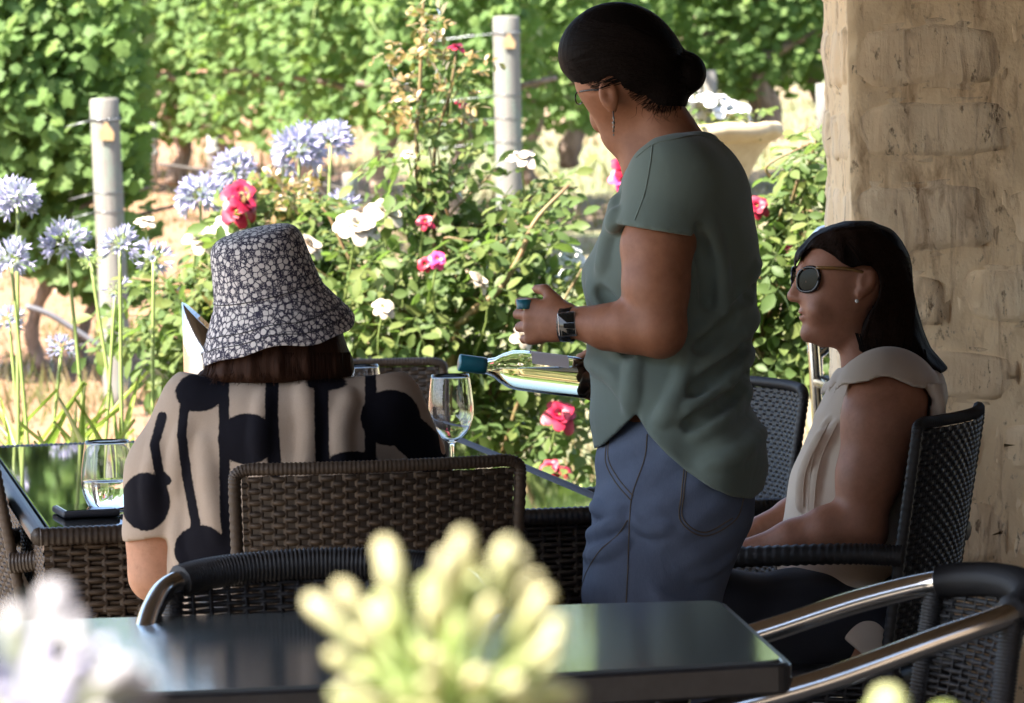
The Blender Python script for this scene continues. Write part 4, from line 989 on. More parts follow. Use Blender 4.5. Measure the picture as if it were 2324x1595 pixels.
# ------------------------------------------------------------------ people: implicit surfaces, one continuous body each
class Sdf:
    """signed-distance modelling in a person's own frame: a to the right, b up, c away (metres)"""
    def __init__(s, d0, lo, hi, h):
        s.d0, s.h = d0, h; s.lo = np.array(lo, float); s.n = np.ceil((np.array(hi)-s.lo)/h).astype(int)
        s.ax = [(s.lo[k]+h*np.arange(s.n[k])).astype(np.float32) for k in range(3)]
        s.F = np.full(s.n, 1.0, np.float32)
    def like(s):
        o = Sdf.__new__(Sdf); o.d0, o.h, o.lo, o.n, o.ax = s.d0, s.h, s.lo, s.n, s.ax; o.F = np.full(s.n, 1.0, np.float32); return o
    def L(s, px, py, c=0.0):
        dd = s.d0+c; return np.array([(px-CX)/F_PX*dd, (CY-py)/F_PX*dd, c])
    def r(s, px): return px*s.d0/F_PX
    def world(s, V):
        V = np.asarray(V, float); return CAM+(s.d0+V[:, 2:3])*FW+V[:, 0:1]*RC+V[:, 1:2]*UC
    def local(s, P):
        q = np.asarray(P, float)-CAM; return np.array([q@RC, q@UC, q@FW-s.d0])
    def pix(s, V): return V[:, 0]/(s.d0+V[:, 2])*F_PX+CX, CY-V[:, 1]/(s.d0+V[:, 2])*F_PX
    def blk(s, lo, hi):
        i0 = np.clip(np.floor((np.array(lo)-s.lo)/s.h).astype(int), 0, s.n); i1 = np.clip(np.ceil((np.array(hi)-s.lo)/s.h).astype(int)+1, 0, s.n)
        return tuple(slice(a, max(a, b)) for a, b in zip(i0, i1))
    def put(s, fn, lo, hi, k, op='u'):
        m = k+.02; sl = s.blk(np.array(lo)-m, np.array(hi)+m)
        X, Y, Z = s.ax[0][sl[0]][:, None, None], s.ax[1][sl[1]][None, :, None], s.ax[2][sl[2]][None, None, :]
        if min(len(s.ax[q][sl[q]]) for q in range(3)) == 0: return
        d = fn(X, Y, Z).astype(np.float32); cur = s.F[sl]
        if op == 'u':
            hh = np.clip(.5+.5*(d-cur)/k, 0, 1); s.F[sl] = d*(1-hh)+cur*hh-k*hh*(1-hh)
        elif op == 's':   # smooth subtraction
            e = -d; hh = np.clip(.5-.5*(e-cur)/k, 0, 1); s.F[sl] = cur*hh+e*(1-hh)+k*hh*(1-hh)
    def cone(s, a, b, ra, rb, k=.02, op='u', flat=1.0, cut=None):
        a, b = np.asarray(a, float), np.asarray(b, float); ba = b-a; L2 = float(ba@ba)+1e-9; R_ = max(ra, rb)
        def fn(X, Y, Z):
            x, y, z = X-a[0], Y-a[1], Z-a[2]; t = np.clip((x*ba[0]+y*ba[1]+z*ba[2])/L2, 0, 1)
            d = np.sqrt((x-t*ba[0])**2+(y-t*ba[1])**2+((z-t*ba[2])/flat)**2)-(ra+t*(rb-ra))
            if cut is not None: d = np.maximum(d, (X-cut[0][0])*cut[1][0]+(Y-cut[0][1])*cut[1][1]+(Z-cut[0][2])*cut[1][2])
            return d
        s.put(fn, np.minimum(a, b)-R_, np.maximum(a, b)+R_, k, op)
    def ell(s, c, r, k=.02, rot=0.0, op='u', yaw=0.0):
        c, r = np.asarray(c, float), np.asarray(r, float); co, si = math.cos(rot), math.sin(rot); cy, sy = math.cos(yaw), math.sin(yaw)
        def fn(X, Y, Z):
            x, y, z = X-c[0], Y-c[1], Z-c[2]
            x, z = x*cy+z*sy, -x*sy+z*cy
            u, v = x*co+y*si, -x*si+y*co
            k0 = np.sqrt((u/r[0])**2+(v/r[1])**2+(z/r[2])**2)+1e-6; k1 = np.sqrt((u/r[0]**2)**2+(v/r[1]**2)**2+(z/r[2]**2)**2)+1e-6
            return k0*(k0-1)/k1
        s.put(fn, c-r.max(), c+r.max(), k, op)
    def loft(s, rows, k=.02, grow=0.0, op='u', wob=None, pw=2.0):
        """rows (py, left px, right px, depth centre, half depth) from top to bottom"""
        rows = np.array(rows, float); py = rows[:, 0]; ay = (CY-py)/F_PX*s.d0
        al = (rows[:, 1]-CX)/F_PX*(s.d0+rows[:, 3]); ar = (rows[:, 2]-CX)/F_PX*(s.d0+rows[:, 3])
        o = np.argsort(ay); ay, al, ar, cc, ch = ay[o], al[o], ar[o], rows[o, 3], rows[o, 4]
        # monotone fine resampling for smooth outlines
        fy = np.linspace(ay[0], ay[-1], 240)
        def sm(v):
            q = np.interp(fy, ay, v); ker = np.hanning(17); ker /= ker.sum(); return np.convolve(np.pad(q, 8, 'edge'), ker, 'valid')
        al, ar, cc, ch = sm(al), sm(ar), sm(cc), sm(ch)
        def fn(X, Y, Z):
            l, r_, c0, h0 = (np.interp(Y, fy, v) for v in (al, ar, cc, ch))
            wd = np.maximum((r_-l)/2+grow, .003); h0 = np.maximum(h0+grow, .003)
            u, v = (X-(l+r_)/2)/wd, (Z-c0)/h0
            if pw == 2.0:
                k0 = np.sqrt(u*u+v*v)+1e-6; k1 = np.sqrt((u/wd)**2+(v/h0)**2)+1e-6; d = k0*(k0-1)/k1
            else:
                k0 = (np.abs(u)**pw+np.abs(v)**pw)**(1/pw)+1e-6; k1 = np.sqrt((u/wd)**2+(v/h0)**2)+1e-6; d = k0*(k0-1)/k1
            if wob is not None: d = d+wob(X, Y, Z)
            return np.maximum(d, np.maximum(fy[0]-grow-Y, Y-fy[-1]-grow))
        ex = ch.max()+grow
        s.put(fn, (al.min()-grow, fy[0]-grow, (cc-ch).min()-grow), (ar.max()+grow, fy[-1]+grow, (cc+ch).max()+grow), k, op)
    def mask(s, poly, keep=True, kk=.004, crange=None):
        """keep (or remove) the extrusion of a picture polygon along the view"""
        P = np.array([s.L(x, y)[:2] for x, y in poly]); X, Y = np.meshgrid(s.ax[0], s.ax[1], indexing='ij')
        d = np.full(X.shape, 1e9); ins = np.zeros(X.shape, bool)
        for i in range(len(P)):
            a, b = P[i-1], P[i]; e = b-a; wx, wy = X-a[0], Y-a[1]; t = np.clip((wx*e[0]+wy*e[1])/(e@e+1e-12), 0, 1)
            d = np.minimum(d, (wx-e[0]*t)**2+(wy-e[1]*t)**2)
            c = (a[1] > Y) != (b[1] > Y); ins ^= c & (X < (b[0]-a[0])*(Y-a[1])/(b[1]-a[1]+1e-12)+a[0])
        d = np.where(ins, -np.sqrt(d), np.sqrt(d)); d = d if keep else -d
        d = d[:, :, None].astype(np.float32)
        if crange is not None: d = np.minimum(d, 1)+0*s.ax[2][None, None, :]; d = np.where((s.ax[2] >= crange[0]) & (s.ax[2] <= crange[1]), d, -1.0)
        s.F = np.maximum(s.F, d)
    def ridge(s, poly, r, depth, k=.012, op='u', n=26):
        P = []
        for x, y in spline([(a, b, 0) for a, b in poly], n)[:, :2]:
            a, b, _ = s.L(x, y); i, j = int((a-s.lo[0])/s.h), int((b-s.lo[1])/s.h)
            if not (0 <= i < s.n[0] and 0 <= j < s.n[1]): continue
            q = np.argmax(s.F[i, j] < 0)
            if s.F[i, j, q] >= 0: continue
            c = s.lo[2]+s.h*q; P.append(s.L(x, y, c)+np.array([0, 0, depth]))
        m = len(P)
        for q in range(m-1):
            t = q/max(1, m-2); w_ = math.sin(math.pi*(.08+.84*t)); s.cone(P[q]+(0, 0, (1-w_)*r*.9), P[q+1]+(0, 0, (1-w_)*r*.9), r, r, k, op)
    def minus(s, o, t): s.F = np.maximum(s.F, -(o.F-t))
    def chain(s, pts, k=.02, flat=1.0):
        for (a, ra), (b, rb) in zip(pts, pts[1:]): s.cone(a, b, ra, rb, k, flat=flat)
    def nets(s, smooth=1):
        F = s.F; ins = F < 0; n = F.shape
        cnt = np.zeros([k-1 for k in n], np.uint8); offs = [(i, j, k) for i in (0, 1) for j in (0, 1) for k in (0, 1)]
        for i, j, k in offs: cnt += ins[i:n[0]-1+i, j:n[1]-1+j, k:n[2]-1+k]
        act = (cnt > 0) & (cnt < 8); idx = np.argwhere(act)
        val = np.stack([F[idx[:, 0]+i, idx[:, 1]+j, idx[:, 2]+k] for i, j, k in offs], 1)
        acc = np.zeros((len(idx), 3)); m = np.zeros(len(idx)); O = np.array(offs, float)
        for a in range(8):
            for b in range(a+1, 8):
                if abs(O[a]-O[b]).sum() != 1: continue
                x = (val[:, a] < 0) != (val[:, b] < 0); t = val[:, a]/(val[:, a]-val[:, b]+1e-12); t = np.where(x, t, 0)
                acc += np.where(x[:, None], O[a]+t[:, None]*(O[b]-O[a]), 0); m += x
        V = (idx+acc/m[:, None])*s.h+s.lo
        vid = np.full(act.shape, -1, np.int32); vid[act] = np.arange(len(idx)); out = []
        for ax in range(3):
            A = [slice(None)]*3; B = [slice(None)]*3; A[ax] = slice(0, -1); B[ax] = slice(1, None)
            cr = ins[tuple(A)] != ins[tuple(B)]; e = np.argwhere(cr); o1, o2 = (ax+1) % 3, (ax+2) % 3
            ok = (e[:, o1] > 0) & (e[:, o2] > 0) & (e[:, o1] < n[o1]-1) & (e[:, o2] < n[o2]-1); e = e[ok]
            def g(d1, d2):
                q = e.copy(); q[:, o1] -= d1; q[:, o2] -= d2; return vid[q[:, 0], q[:, 1], q[:, 2]]
            Q = np.stack([g(1, 1), g(0, 1), g(0, 0), g(1, 0)], 1); fl = ~ins[e[:, 0], e[:, 1], e[:, 2]]; Q[fl] = Q[fl][:, ::-1]; out.append(Q)
        Q = np.concatenate(out)[:, ::-1]; Q = Q[(Q >= 0).all(1)]
        for _ in range(smooth):
            a = np.zeros_like(V); c = np.zeros(len(V))
            for i in range(4):
                np.add.at(a, Q[:, i], V[Q[:, (i+1) % 4]]); np.add.at(c, Q[:, i], 1)
                np.add.at(a, Q[:, i], V[Q[:, i-1]]); np.add.at(c, Q[:, i], 1)
            V = np.where(c[:, None] > 0, .5*V+.5*a/np.maximum(c, 1)[:, None], V)
        return V, Q
def hand(S, w, f, n, t, size=1.0, curl=(.5, .9, .7), spread=.06, thumb=(.55, .5)):
    """w wrist, f towards the fingers, n back of the hand, t towards the thumb side"""
    f = nrm(f); n = nrm(np.asarray(n)-f*(f@np.asarray(n))); t = nrm(np.asarray(t)-f*(f@np.asarray(t))-n*(n@np.asarray(t))); z = size
    k1 = [w+(f*.085+t*o+n*e)*z for o, e in ((.030, .0), (.010, .004), (-.011, .003), (-.031, -.002))]
    for q, kk in enumerate(k1): S.cone(w+(t*(.012-.008*q)+f*.012)*z, kk, .0145*z, .0115*z, .012)
    S.cone(w+(t*.018+f*.012-n*.006)*z, w+(f*.048+t*.034-n*.010)*z, .015*z, .0135*z, .012)
    lens = ((.044, .026, .020), (.049, .030, .021), (.045, .028, .021), (.034, .020, .018))
    for q in range(4):
        p = k1[q]; ang = 0; sp = (1.5-q)*spread
        for j in range(3):
            ang += curl[j]*(1+.07*q); d = (f*math.cos(ang)-n*math.sin(ang))+t*sp; d = nrm(d); e = p+d*lens[q][j]*z
            ra = (.0098, .0088, .0080)[j]*(1 if q < 3 else .86)*z; S.cone(p, e, ra, ra*.92, .003); p = e
    p = w+(f*.040+t*.036-n*.010)*z; d = nrm(f*.72+t*thumb[0]-n*thumb[1]); e = p+d*.036*z; S.cone(p, e, .0125*z, .0105*z, .006)
    d2 = nrm(f*.95+t*.02-n*(thumb[1]+.25)); S.cone(e, e+d2*.027*z, .0102*z, .0085*z, .003)
def skinmat(name, c1, c2):
    t = NT(name); v = t.coord('Object'); n1 = t.noise(v, 9, 3); n2 = t.noise(v, 220, 3)
    n3 = t.noise(v, 38, 4, .7); sp = t.n('MapRange', {0: t.noise(v, 130, 2), 1: .62, 2: .75}).outputs[0]
    cc = t.mix(t.n('MapRange', {0: n3, 1: .3, 2: .7}).outputs[0], t.mix(n1, c1, c2), tuple(x*.82 for x in c1)); cc = t.mix(t.math('MULTIPLY', sp, .25), cc, (.26, .10, .05))
    t.princ(cc, .56, t.bump(t.math('ADD', t.math('MULTIPLY', n2, .5), n3), .22, .0012), **{'Subsurface Weight': .12, 'Subsurface Radius': (.012, .004, .002), 'Subsurface Scale': .6}); return t.m
def clothmat(name, c1, c2, weave=900, rough=.85, wr=.35, scale=6):
    t = NT(name); v = t.coord('Object'); n1 = t.noise(v, scale, 4); n2 = t.noise(v, weave, 2); n3 = t.noise(t.coord('Object', (1, 1, .4), rot=(.3, .5, 0)), 9, 3, .5, .8)
    c = t.mix(t.math('ADD', t.math('MULTIPLY', n1, .5), t.math('MULTIPLY', n2, .5)), c1, c2)
    t.princ(c, rough, t.bump(t.math('ADD', t.math('MULTIPLY', n3, 1.0), t.math('MULTIPLY', n2, .06)), wr, .012), **{'Sheen Weight': .15}); return t.m
def hairmat(name, c1, c2, stretch, rot=(0, 0, 0), scale=150):
    t = NT(name); v = t.coord('Object', stretch, rot=rot); n = t.noise(v, scale, 4, .6, .3)
    t.princ(t.mix(n, c1, c2), .58, t.bump(n, .55, .004), **{'Specular IOR Level': .06}); return t.m
SK1 = skinmat('warm_skin', (.34, .14, .07), (.40, .175, .095)); SK2 = skinmat('fair_skin', (.40, .175, .10), (.45, .21, .13)); SK3 = skinmat('light_skin', (.48, .24, .14), (.54, .28, .175))
M['denim'] = None
t = NT('faded_denim'); v = t.coord('Object'); n1 = t.noise(v, 5, 4, .6); n2 = t.noise(t.coord('Object', (1, 1, .25)), 500, 2); n3 = t.noise(t.coord('Object', (1, 1, .8), rot=(.2, .6, 0)), 11, 3, .5, .7)
c = t.mix(t.n('MapRange', {0: n1, 1: .3, 2: .7}).outputs[0], (.068, .095, .155), (.125, .162, .24)); c = t.mix(t.math('MULTIPLY', n2, .35), c, (.20, .235, .33))
t.princ(c, .85, t.bump(t.math('ADD', n3, t.math('MULTIPLY', n2, .1)), .4, .012)); M['denim'] = t.m
M['shirt_green'] = clothmat('sage_green_jersey', (.135, .180, .155), (.160, .208, .180))
M['cream'] = clothmat('cream_blouse_cloth', (.56, .46, .36), (.64, .535, .425), 700, .75, .3)
M['navy'] = clothmat('navy_cloth', (.008, .009, .016), (.014, .015, .024))
M['thread'] = simple('denim_stitching', (.10, .085, .07), (.15, .12, .09), 60, .8, .1)
M['black_plastic'] = simple('black_plastic', (.012, .012, .014), (.02, .02, .022), 40, .25, .05)
M['shoe'] = simple('dark_shoe', (.03, .025, .022), (.05, .04, .035), 30, .5, .1)
def person(base, label): return thing('person', base, label, 'person')
def emit(S, name, mat, root, smooth=1):
    V, Q = S.nets(smooth); Wd = S.world(V); base = np.array(root.location)
    o = part(name, (Wd-base, Q), mat, root); return o, V, Q
def drape(S, V, Q, poly, root, name, mat, r=.0012, lift=.0008, n=60, dash=None):
    """lay a seam on a garment: the picture line is cast on to the surface"""
    bvh = BVHTree.FromPolygons([tuple(p) for p in V], [tuple(map(int, q)) for q in Q]); P = []
    for x, y in spline([(a, b, 0) for a, b in poly], n)[:, :2]:
        d = Vector(((x-CX)/F_PX, (CY-y)/F_PX, 1)); o = Vector((d.x*(S.d0-.9), d.y*(S.d0-.9), -.9)); h = bvh.ray_cast(o, d.normalized())
        if h[0] is not None: P.append(np.array(h[0])-np.array(d.normalized())*lift)
    if len(P) > 4: return part(name, tube(S.world(np.array(P))-np.array(root.location), r, 5), mat, root)

# ================================================================== standing woman in the green shirt
def standing():
    base = W(1500, 2050, 7.48); base[2] = 0
    P = person(base, 'woman standing in a sage green shirt and jeans, pouring from a bottle')
    lo = [(1150-CX)/F_PX*7.45-.02, -1.56*1.0-.02, -.32]; 
    fl = Sdf(7.45, (0, 0, 0), (.1, .1, .1), .01).local(np.array([base[0], 7.45, 0]))
    S = Sdf(7.45, ((1150-CX)/F_PX*7.45-.03, fl[1]-.02, -.30), ((1800-CX)/F_PX*7.45+.02, (CY+20)/F_PX*7.45, .66), .0046); L = S.L
    # head
    S.ell(L(1404, 140), (.080, .090, .076), .02, rot=R(-12))
    S.cone(L(1403, 200, .012), L(1412, 297, .030), .0655, .0400, .03)
    S.ell(L(1360, 262, .062), (.018, .03, .02), .015)
    S.cone(L(1372, 225, .078), L(1368, 258, .092), .006, .0105, .01); S.ell(L(1378, 290, .076), (.018, .007, .012), .008); S.ell(L(1378, 299, .074), (.016, .007, .012), .006)
    for cc in (.045, .098): S.ell(L(1346, 218, cc), (.013, .010, .012), .006)
    S.ell(L(1381, 216, -.069), (.0180, .0275, .012), .004, rot=R(14)); S.ell(L(1378, 212, -.083), (.0095, .018, .009), .004, rot=R(14), op='s'); S.ell(L(1389, 245, -.067), (.009, .011, .008), .004)
    S.cone(L(1482, 245, .0), L(1545, 360, .0), .048, .058, .03); S.cone(L(1440, 300, .02), L(1470, 370, .01), .038, .05, .03)
    # torso under the shirt
    rows = [(318, 1480, 1622, 0, .065), (350, 1442, 1660, 0, .115), (390, 1419, 1688, 0, .16), (430, 1400, 1702, 0, .178), (470, 1388, 1711, 0, .18), (510, 1374, 1716, 0, .18), (560, 1344, 1719, 0, .178), (600, 1324, 1720, 0, .172), (640, 1321, 1720, 0, .168), (690, 1328, 1717, 0, .158),
            (760, 1333, 1710, 0, .15), (830, 1334, 1702, 0, .15), (890, 1337, 1699, 0, .155), (940, 1341, 1711, 0, .165), (1000, 1347, 1735, 0, .175), (1060, 1350, 1750, 0, .18), (1135, 1350, 1742, 0, .18)]
    S.loft([q for q in rows if q[0] < 1090], .02, -.026)
    # near arm with the watch
    sh, el, wr = L(1528, 425, -.125), L(1492, 742, -.190), L(1303, 733, -.115)
    S.cone(L(1560, 400, -.06), sh, .06, .058, .03); S.chain([(sh, .060), (L(1490, 560, -.168), .0580), (L(1488, 650, -.182), .0540), (el, .0460)], .025)
    S.cone(L(1500, 757, -.188), L(1502, 765, -.186), .036, .034, .02)
    S.chain([(el, .045), (L(1430, 741, -.17), .0435), (L(1375, 742, -.145), .0365), (L(1325, 734, -.122), .0258), (wr, .0238)], .02)
    # hand: back of the hand to the camera, fingers curled away round a small teal screw cap
    S.ell(L(1262, 730, -.095), (.030, .034, .019), .02, rot=R(8), yaw=R(-32))
    hand(S, L(1298, 733, -.112), (-.84, .04, .52), (-.52, .0, -.85), (.06, 1, .04), 1.0, (.55, 1.0, .8), .03, (.50, .20))
    # far arm that holds the bottle
    bp = S.local(W(1372, 864, 8.01)); sh2, el2 = L(1500, 430, .14), L(1560, 720, .30)
    wr2 = bp+np.array([.075, -.012, .035])
    S.chain([(sh2, .058), (L(1545, 580, .25), .052), (el2, .044)], .025); S.chain([(el2, .042), ((el2+wr2)/2, .037), (wr2, .025)], .02)
    hand(S, wr2, (-1, .0, -.06), (.12, -.55, .85), (.2, .9, .5), 1.0, (.55, 1.0, .75), .05, (.9, .2))
    # legs
    hipN, hipF = L(1500, 1090, -.085), L(1560, 1090, .085)
    kN, kF = L(1455, 1560, -.10), L(1540, 1540, .07); aN, aF = L(1480, 2040, -.09), L(1560, 2020, .07)
    for h_, k_, a_ in ((hipN, kN, aN), (hipF, kF, aF)):
        S.chain([(h_, .062), ((h_+k_)/2, .056), (k_, .046), ((k_*.6+a_*.4), .052), (a_, .036)], .03); S.cone(a_+(-.01, -.05, 0), a_+(-.14, -.062, .05), .034, .028, .02)
    body, BV, BQ = emit(S, 'body', SK1, P)
    # jeans
    J = S.like(); fold = lambda X, Y, Z: .0032*np.sin(Y*46+X*22+Z*8)*np.sin(X*21-Y*9+1)+.002*np.sin(Y*90-X*60)
    J.loft([(915, 1380, 1680, 0, .125), (955, 1366, 1690, 0, .138), (1020, 1354, 1722, 0, .162), (1080, 1351, 1722, 0, .166), (1140, 1345, 1714, 0, .170), (1200, 1337, 1702, 0, .168), (1250, 1329, 1680, 0, .160), (1300, 1321, 1654, 0, .152), (1370, 1316, 1640, 0, .148), (1420, 1318, 1625, 0, .14)], .02, 0, wob=fold)
    for a, b_, k_ in ((hipN, kN, aN), (hipF, kF, aF)):
        J.chain([(L(1450 if a is hipN else 1520, 1330, a[2]), .088), (b_, .072), (b_*.5+k_*.5, .064), (k_+(0, .03, 0), .058)], .03)
    J.cone(L(1475, 1150, -.02), L(1465, 1340, -.03), .02, .02, .02)
    J.mask([(1200, 2000+20), (1200, 938), (1900, 938), (1900, 2030)]) if False else None
    for pl in ([(1350, 1150), (1385, 1162), (1420, 1160)], [(1340, 1215), (1380, 1200), (1422, 1180)], [(1560, 1300), (1610, 1290), (1655, 1255)], [(1470, 1340), (1520, 1370), (1590, 1375)], [(1334, 1260), (1380, 1255), (1420, 1235)], [(1440, 1180), (1480, 1200), (1520, 1195)]):
        J.ridge(pl, .008, .0045, .014)
    jo, JV, JQ = emit(J, 'jeans', M['denim'], P)
    for nm, pl in (('side_seam', [(1468, 985), (1462, 1040), (1435, 1120), (1428, 1180), (1424, 1290), (1420, 1370)]), ('pocket_seam', [(1382, 985), (1380, 1040), (1402, 1085), (1436, 1126)]), ('pocket_seam', [(1377, 1000), (1374, 1048), (1396, 1094), (1430, 1134)]),
                   ('front_seam', [(1424, 1180), (1400, 1215), (1360, 1250), (1332, 1295), (1320, 1330)]), ('back_pocket_seam', [(1552, 1060), (1546, 1120), (1544, 1182), (1598, 1216), (1668, 1180), (1690, 1120)]), ('back_pocket_seam', [(1557, 1066), (1551, 1122), (1550, 1178), (1598, 1208), (1662, 1176)])):
        drape(S, JV, JQ, pl, P, nm, M['thread'], .0013, .0006)
    for s_, a_ in ((0, aN), (1, aF)):
        K = S.like(); K.cone(a_+(.015, -.045, -.0), a_+(-.15, -.062, .05), .043, .036, .02); K.cone(a_+(.01, -.01, 0), a_+(.01, -.05, 0), .045, .045, .02)
        K.F = np.maximum(K.F, np.broadcast_to((fl[1]+.004-K.ax[1])[None, :, None], K.F.shape)); emit(K, 'shoe', M['shoe'], P)
    # shirt
    T = S.like(); fold = lambda X, Y, Z: 1.5*(.0042*np.sin(Y*34-X*38+.5)*np.clip((X-.17)*7, 0, 1)*np.clip((-Y-.0)*9, 0, 1)+.0024*np.sin(X*55+Y*14)*np.clip((-Y-.02)*8, 0, 1)+.0016*np.sin(Y*52+X*33))
    T.loft([(y_, a_, b_, c_, h_+(.014 if y_ > 860 else 0)) for y_, a_, b_, c_, h_ in rows], .02, 0, wob=fold)
    # straight drop of cloth at the front and the dipped back tail
    ct = (L(1489, 512, -.155), nrm(np.array([-.06, -1, -.10])))
    T.cone(L(1575, 395, -.06), L(1530, 420, -.125), .070, .078, .035); T.cone(L(1535, 415, -.12), L(1489, 560, -.172), .0820, .0800, .03, cut=(L(1489, 522, -.165), nrm(np.array([-.16, -1, .05]))))
    T.cone(L(1555, 400, .06), L(1520, 500, .20), .066, .066, .03)
    for pl in ([(1716, 600), (1660, 690), (1600, 740), (1575, 760)], [(1712, 720), (1650, 790), (1570, 850)], [(1702, 800), (1650, 870), (1560, 930), (1500, 950)], [(1700, 880), (1640, 950), (1570, 990)],
               [(1345, 650), (1390, 720), (1410, 800)], [(1340, 820), (1390, 850), (1440, 910)], [(1404, 455), (1385, 540), (1372, 610)], [(1600, 500), (1630, 600), (1635, 700)], [(1445, 800), (1436, 860), (1436, 930)], [(1560, 800), (1540, 880), (1500, 960)], [(1728, 980), (1670, 1030), (1600, 1060)]):
        T.ridge(pl, .010, .0055, .016)
    for pl in ([(1714, 650), (1650, 730), (1585, 790)], [(1706, 765), (1640, 835), (1570, 890)], [(1700, 845), (1640, 915), (1560, 965)], [(1580, 520), (1600, 600), (1605, 690)], [(1365, 660), (1410, 730), (1428, 800)]):
        T.ridge(pl, .008, -.003, .014, 's')
    T.mask([(1200, 1024), (1345, 1022), (1372, 1004), (1400, 975), (1438, 935), (1468, 985), (1505, 1025), (1550, 1064), (1600, 1098), (1650, 1120), (1700, 1128), (1728, 1112), (1748, 1072), (1765, 1030), (1850, 1000), (1850, 330), (1640, 322), (1622, 306), (1590, 300), (1530, 309), (1478, 321), (1437, 353), (1200, 356)])
    to, TV, TQ = emit(T, 'shirt', M['shirt_green'], P)
    drape(S, TV, TQ, [(1640, 325), (1590, 307), (1530, 316), (1482, 328), (1442, 358)], P, 'neckband_seam', M['shirt_green'], .002, .0)
    drape(S, TV, TQ, [(1480, 330), (1474, 380), (1462, 440), (1440, 500)], P, 'shoulder_seam', M['shirt_green'], .0016, .0)
    # hair with its bun
    H = S.like(); hw = lambda a: a
    H.ell(L(1408, 122), (.1035, .0905, .092), .02, rot=R(-14)); H.ell(L(1345, 130, .01), (.058, .062, .07), .02, rot=R(35))
    H.cone(L(1470, 165), L(1505, 215), .068, .045, .03); H.ell(L(1498, 225), (.030, .028, .05), .02)
    H.mask([(1200, -40), (1700, -40), (1700, 262), (1560, 255), (1530, 262), (1488, 270), (1466, 264), (1444, 244), (1424, 222), (1408, 200), (1398, 182), (1378, 178), (1362, 190), (1358, 222), (1350, 226), (1340, 206), (1318, 196), (1296, 182), (1270, 156), (1200, 130)], True)
    H.ell(L(1552, 166), (.0395, .039, .040), .012)
    fz = H.like(); H.minus(S, -.004)
    ho, HV, HQ = emit(H, 'hair', hairmat('dark_brown_hair', (.004, .003, .003), (.010, .007, .006), (1, 1, .12), (0, R(60), 0)), P)
    for k in range(3):
        a = spline([L(1552+38*math.cos(q), 166+38*math.sin(q), -.012+.02*math.sin(q*2+k)) for q in np.linspace(k*.7, k*.7+4.6, 9)], 40)
        part('bun_strand', tube(S.world(a)-base, .006, 6), ho.data.materials[0], P)
    rs = np.random.RandomState(3); st = []
    for k in range(0, 46, 2):
        x, y = [(1480, 250), (1520, 252)][k//2 % 2]; x += rs.normal(0, 22); y += rs.normal(0, 4)
        a = [L(x, y-10, -.05), L(x+rs.normal(0, 5), y+8, -.056), L(x+rs.normal(2, 9), y+rs.uniform(14, 26), -.052)]
        st.append(tube(S.world(np.array(spline(a, 8)))-base, np.linspace(.0004, .0001, 8), 4))
    part('stray_hair', cat(st), ho.data.materials[0], P, True, 'stuff')
    allV = np.vstack([HV, BV]); bvh = BVHTree.FromPolygons([tuple(p) for p in allV], [tuple(map(int, q)) for q in np.vstack([HQ, BQ+len(HV)])]); st = []
    def comb(p0, p1, p2, n=14, lift=.0012):
        P_ = []
        for x, y in spline([(*p0, 0), (*p1, 0), (*p2, 0)], n)[:, :2]:
            d = Vector(((x-CX)/F_PX, (CY-y)/F_PX, 1)); h = bvh.ray_cast(Vector((d.x*(S.d0-.9), d.y*(S.d0-.9), -.9)), d.normalized())
            if h[0] is None: break
            P_.append(np.array(h[0])-(0, 0, lift))
        if len(P_) > 5: st.append(tube(S.world(np.array(P_))-base, np.linspace(.0003, .0010, len(P_)), 4))
    hl = [(1278, 150), (1300, 178), (1330, 200), (1354, 218), (1366, 184), (1398, 178), (1412, 204), (1434, 236), (1466, 262), (1500, 268), (1545, 258)]
    for k in range(320):
        f_ = rs.rand()*(len(hl)-1); i_ = int(f_); a_ = f_-i_; x0 = hl[i_][0]*(1-a_)+hl[i_+1][0]*a_+rs.normal(0, 3); y0 = hl[i_][1]*(1-a_)+hl[i_+1][1]*a_+rs.normal(-11, 2)
        if 1352 < x0 < 1412: continue
       
        tx, ty = 1530+rs.normal(0, 10), 165+rs.normal(0, 22); b_ = max(0, (1420-x0)/150); comb((x0, y0), ((x0+tx)/2, (y0+ty)/2-40*b_*rs.uniform(.6, 1.4)), (tx, ty))
    for k in range(120):
        x0, y0 = 1285+rs.rand()*130, 120-rs.rand()*80; comb((x0, y0), (1440+rs.normal(0, 10), 60+y0*.4+rs.normal(0, 8)), (1530+rs.normal(0, 8), 150+rs.normal(0, 16)))
    part('hair_strands', cat(st), hairmat('combed_hair', (.006, .004, .0035), (.016, .011, .009), (1, 1, 1)), P, True, 'stuff')
    # glasses, earring, watch, cap in the hand
    g = [L(1392, 206, -.070), L(1345, 204, -.060), L(1314, 208, -.02)]
    part('glasses_temple', tube(S.world(np.array(spline(g, 10)))-base, .0016, 6), M['black_plastic'], P)
    g = [L(1314+9*math.cos(q), 222+15*math.sin(q), .018+.028*math.cos(q)) for q in np.linspace(0, 6.28, 20)]
    part('glasses_rim', tube(S.world(np.array(g))-base, .0013, 6), M['black_plastic'], P)
    dr = [tube(S.world(np.array([L(1391, 252, -.078), L(1393, 276, -.079), L(1391, 300, -.079)]))-base, .0011, 6)]
    for y, r_ in ((268, .0024), (279, .0034), (288, .0026), (297, .0024), (306, .0018)):
        v, f = lathe([(.0004, -r_*1.3), (r_, 0), (.0004, r_*1.3)], 8, S.world(np.array([L(1392, y, -.078)]))[0]-base); dr.append((v, f))
    part('earring', cat(dr), simple('dark_silver', (.12, .11, .10), (.2, .18, .16), 60, .3, .05, Metallic=.8), P)
    wc = (L(1287, 736, -.112)); ax_ = nrm(L(1320, 735, -.12)-L(1290, 736, -.11))
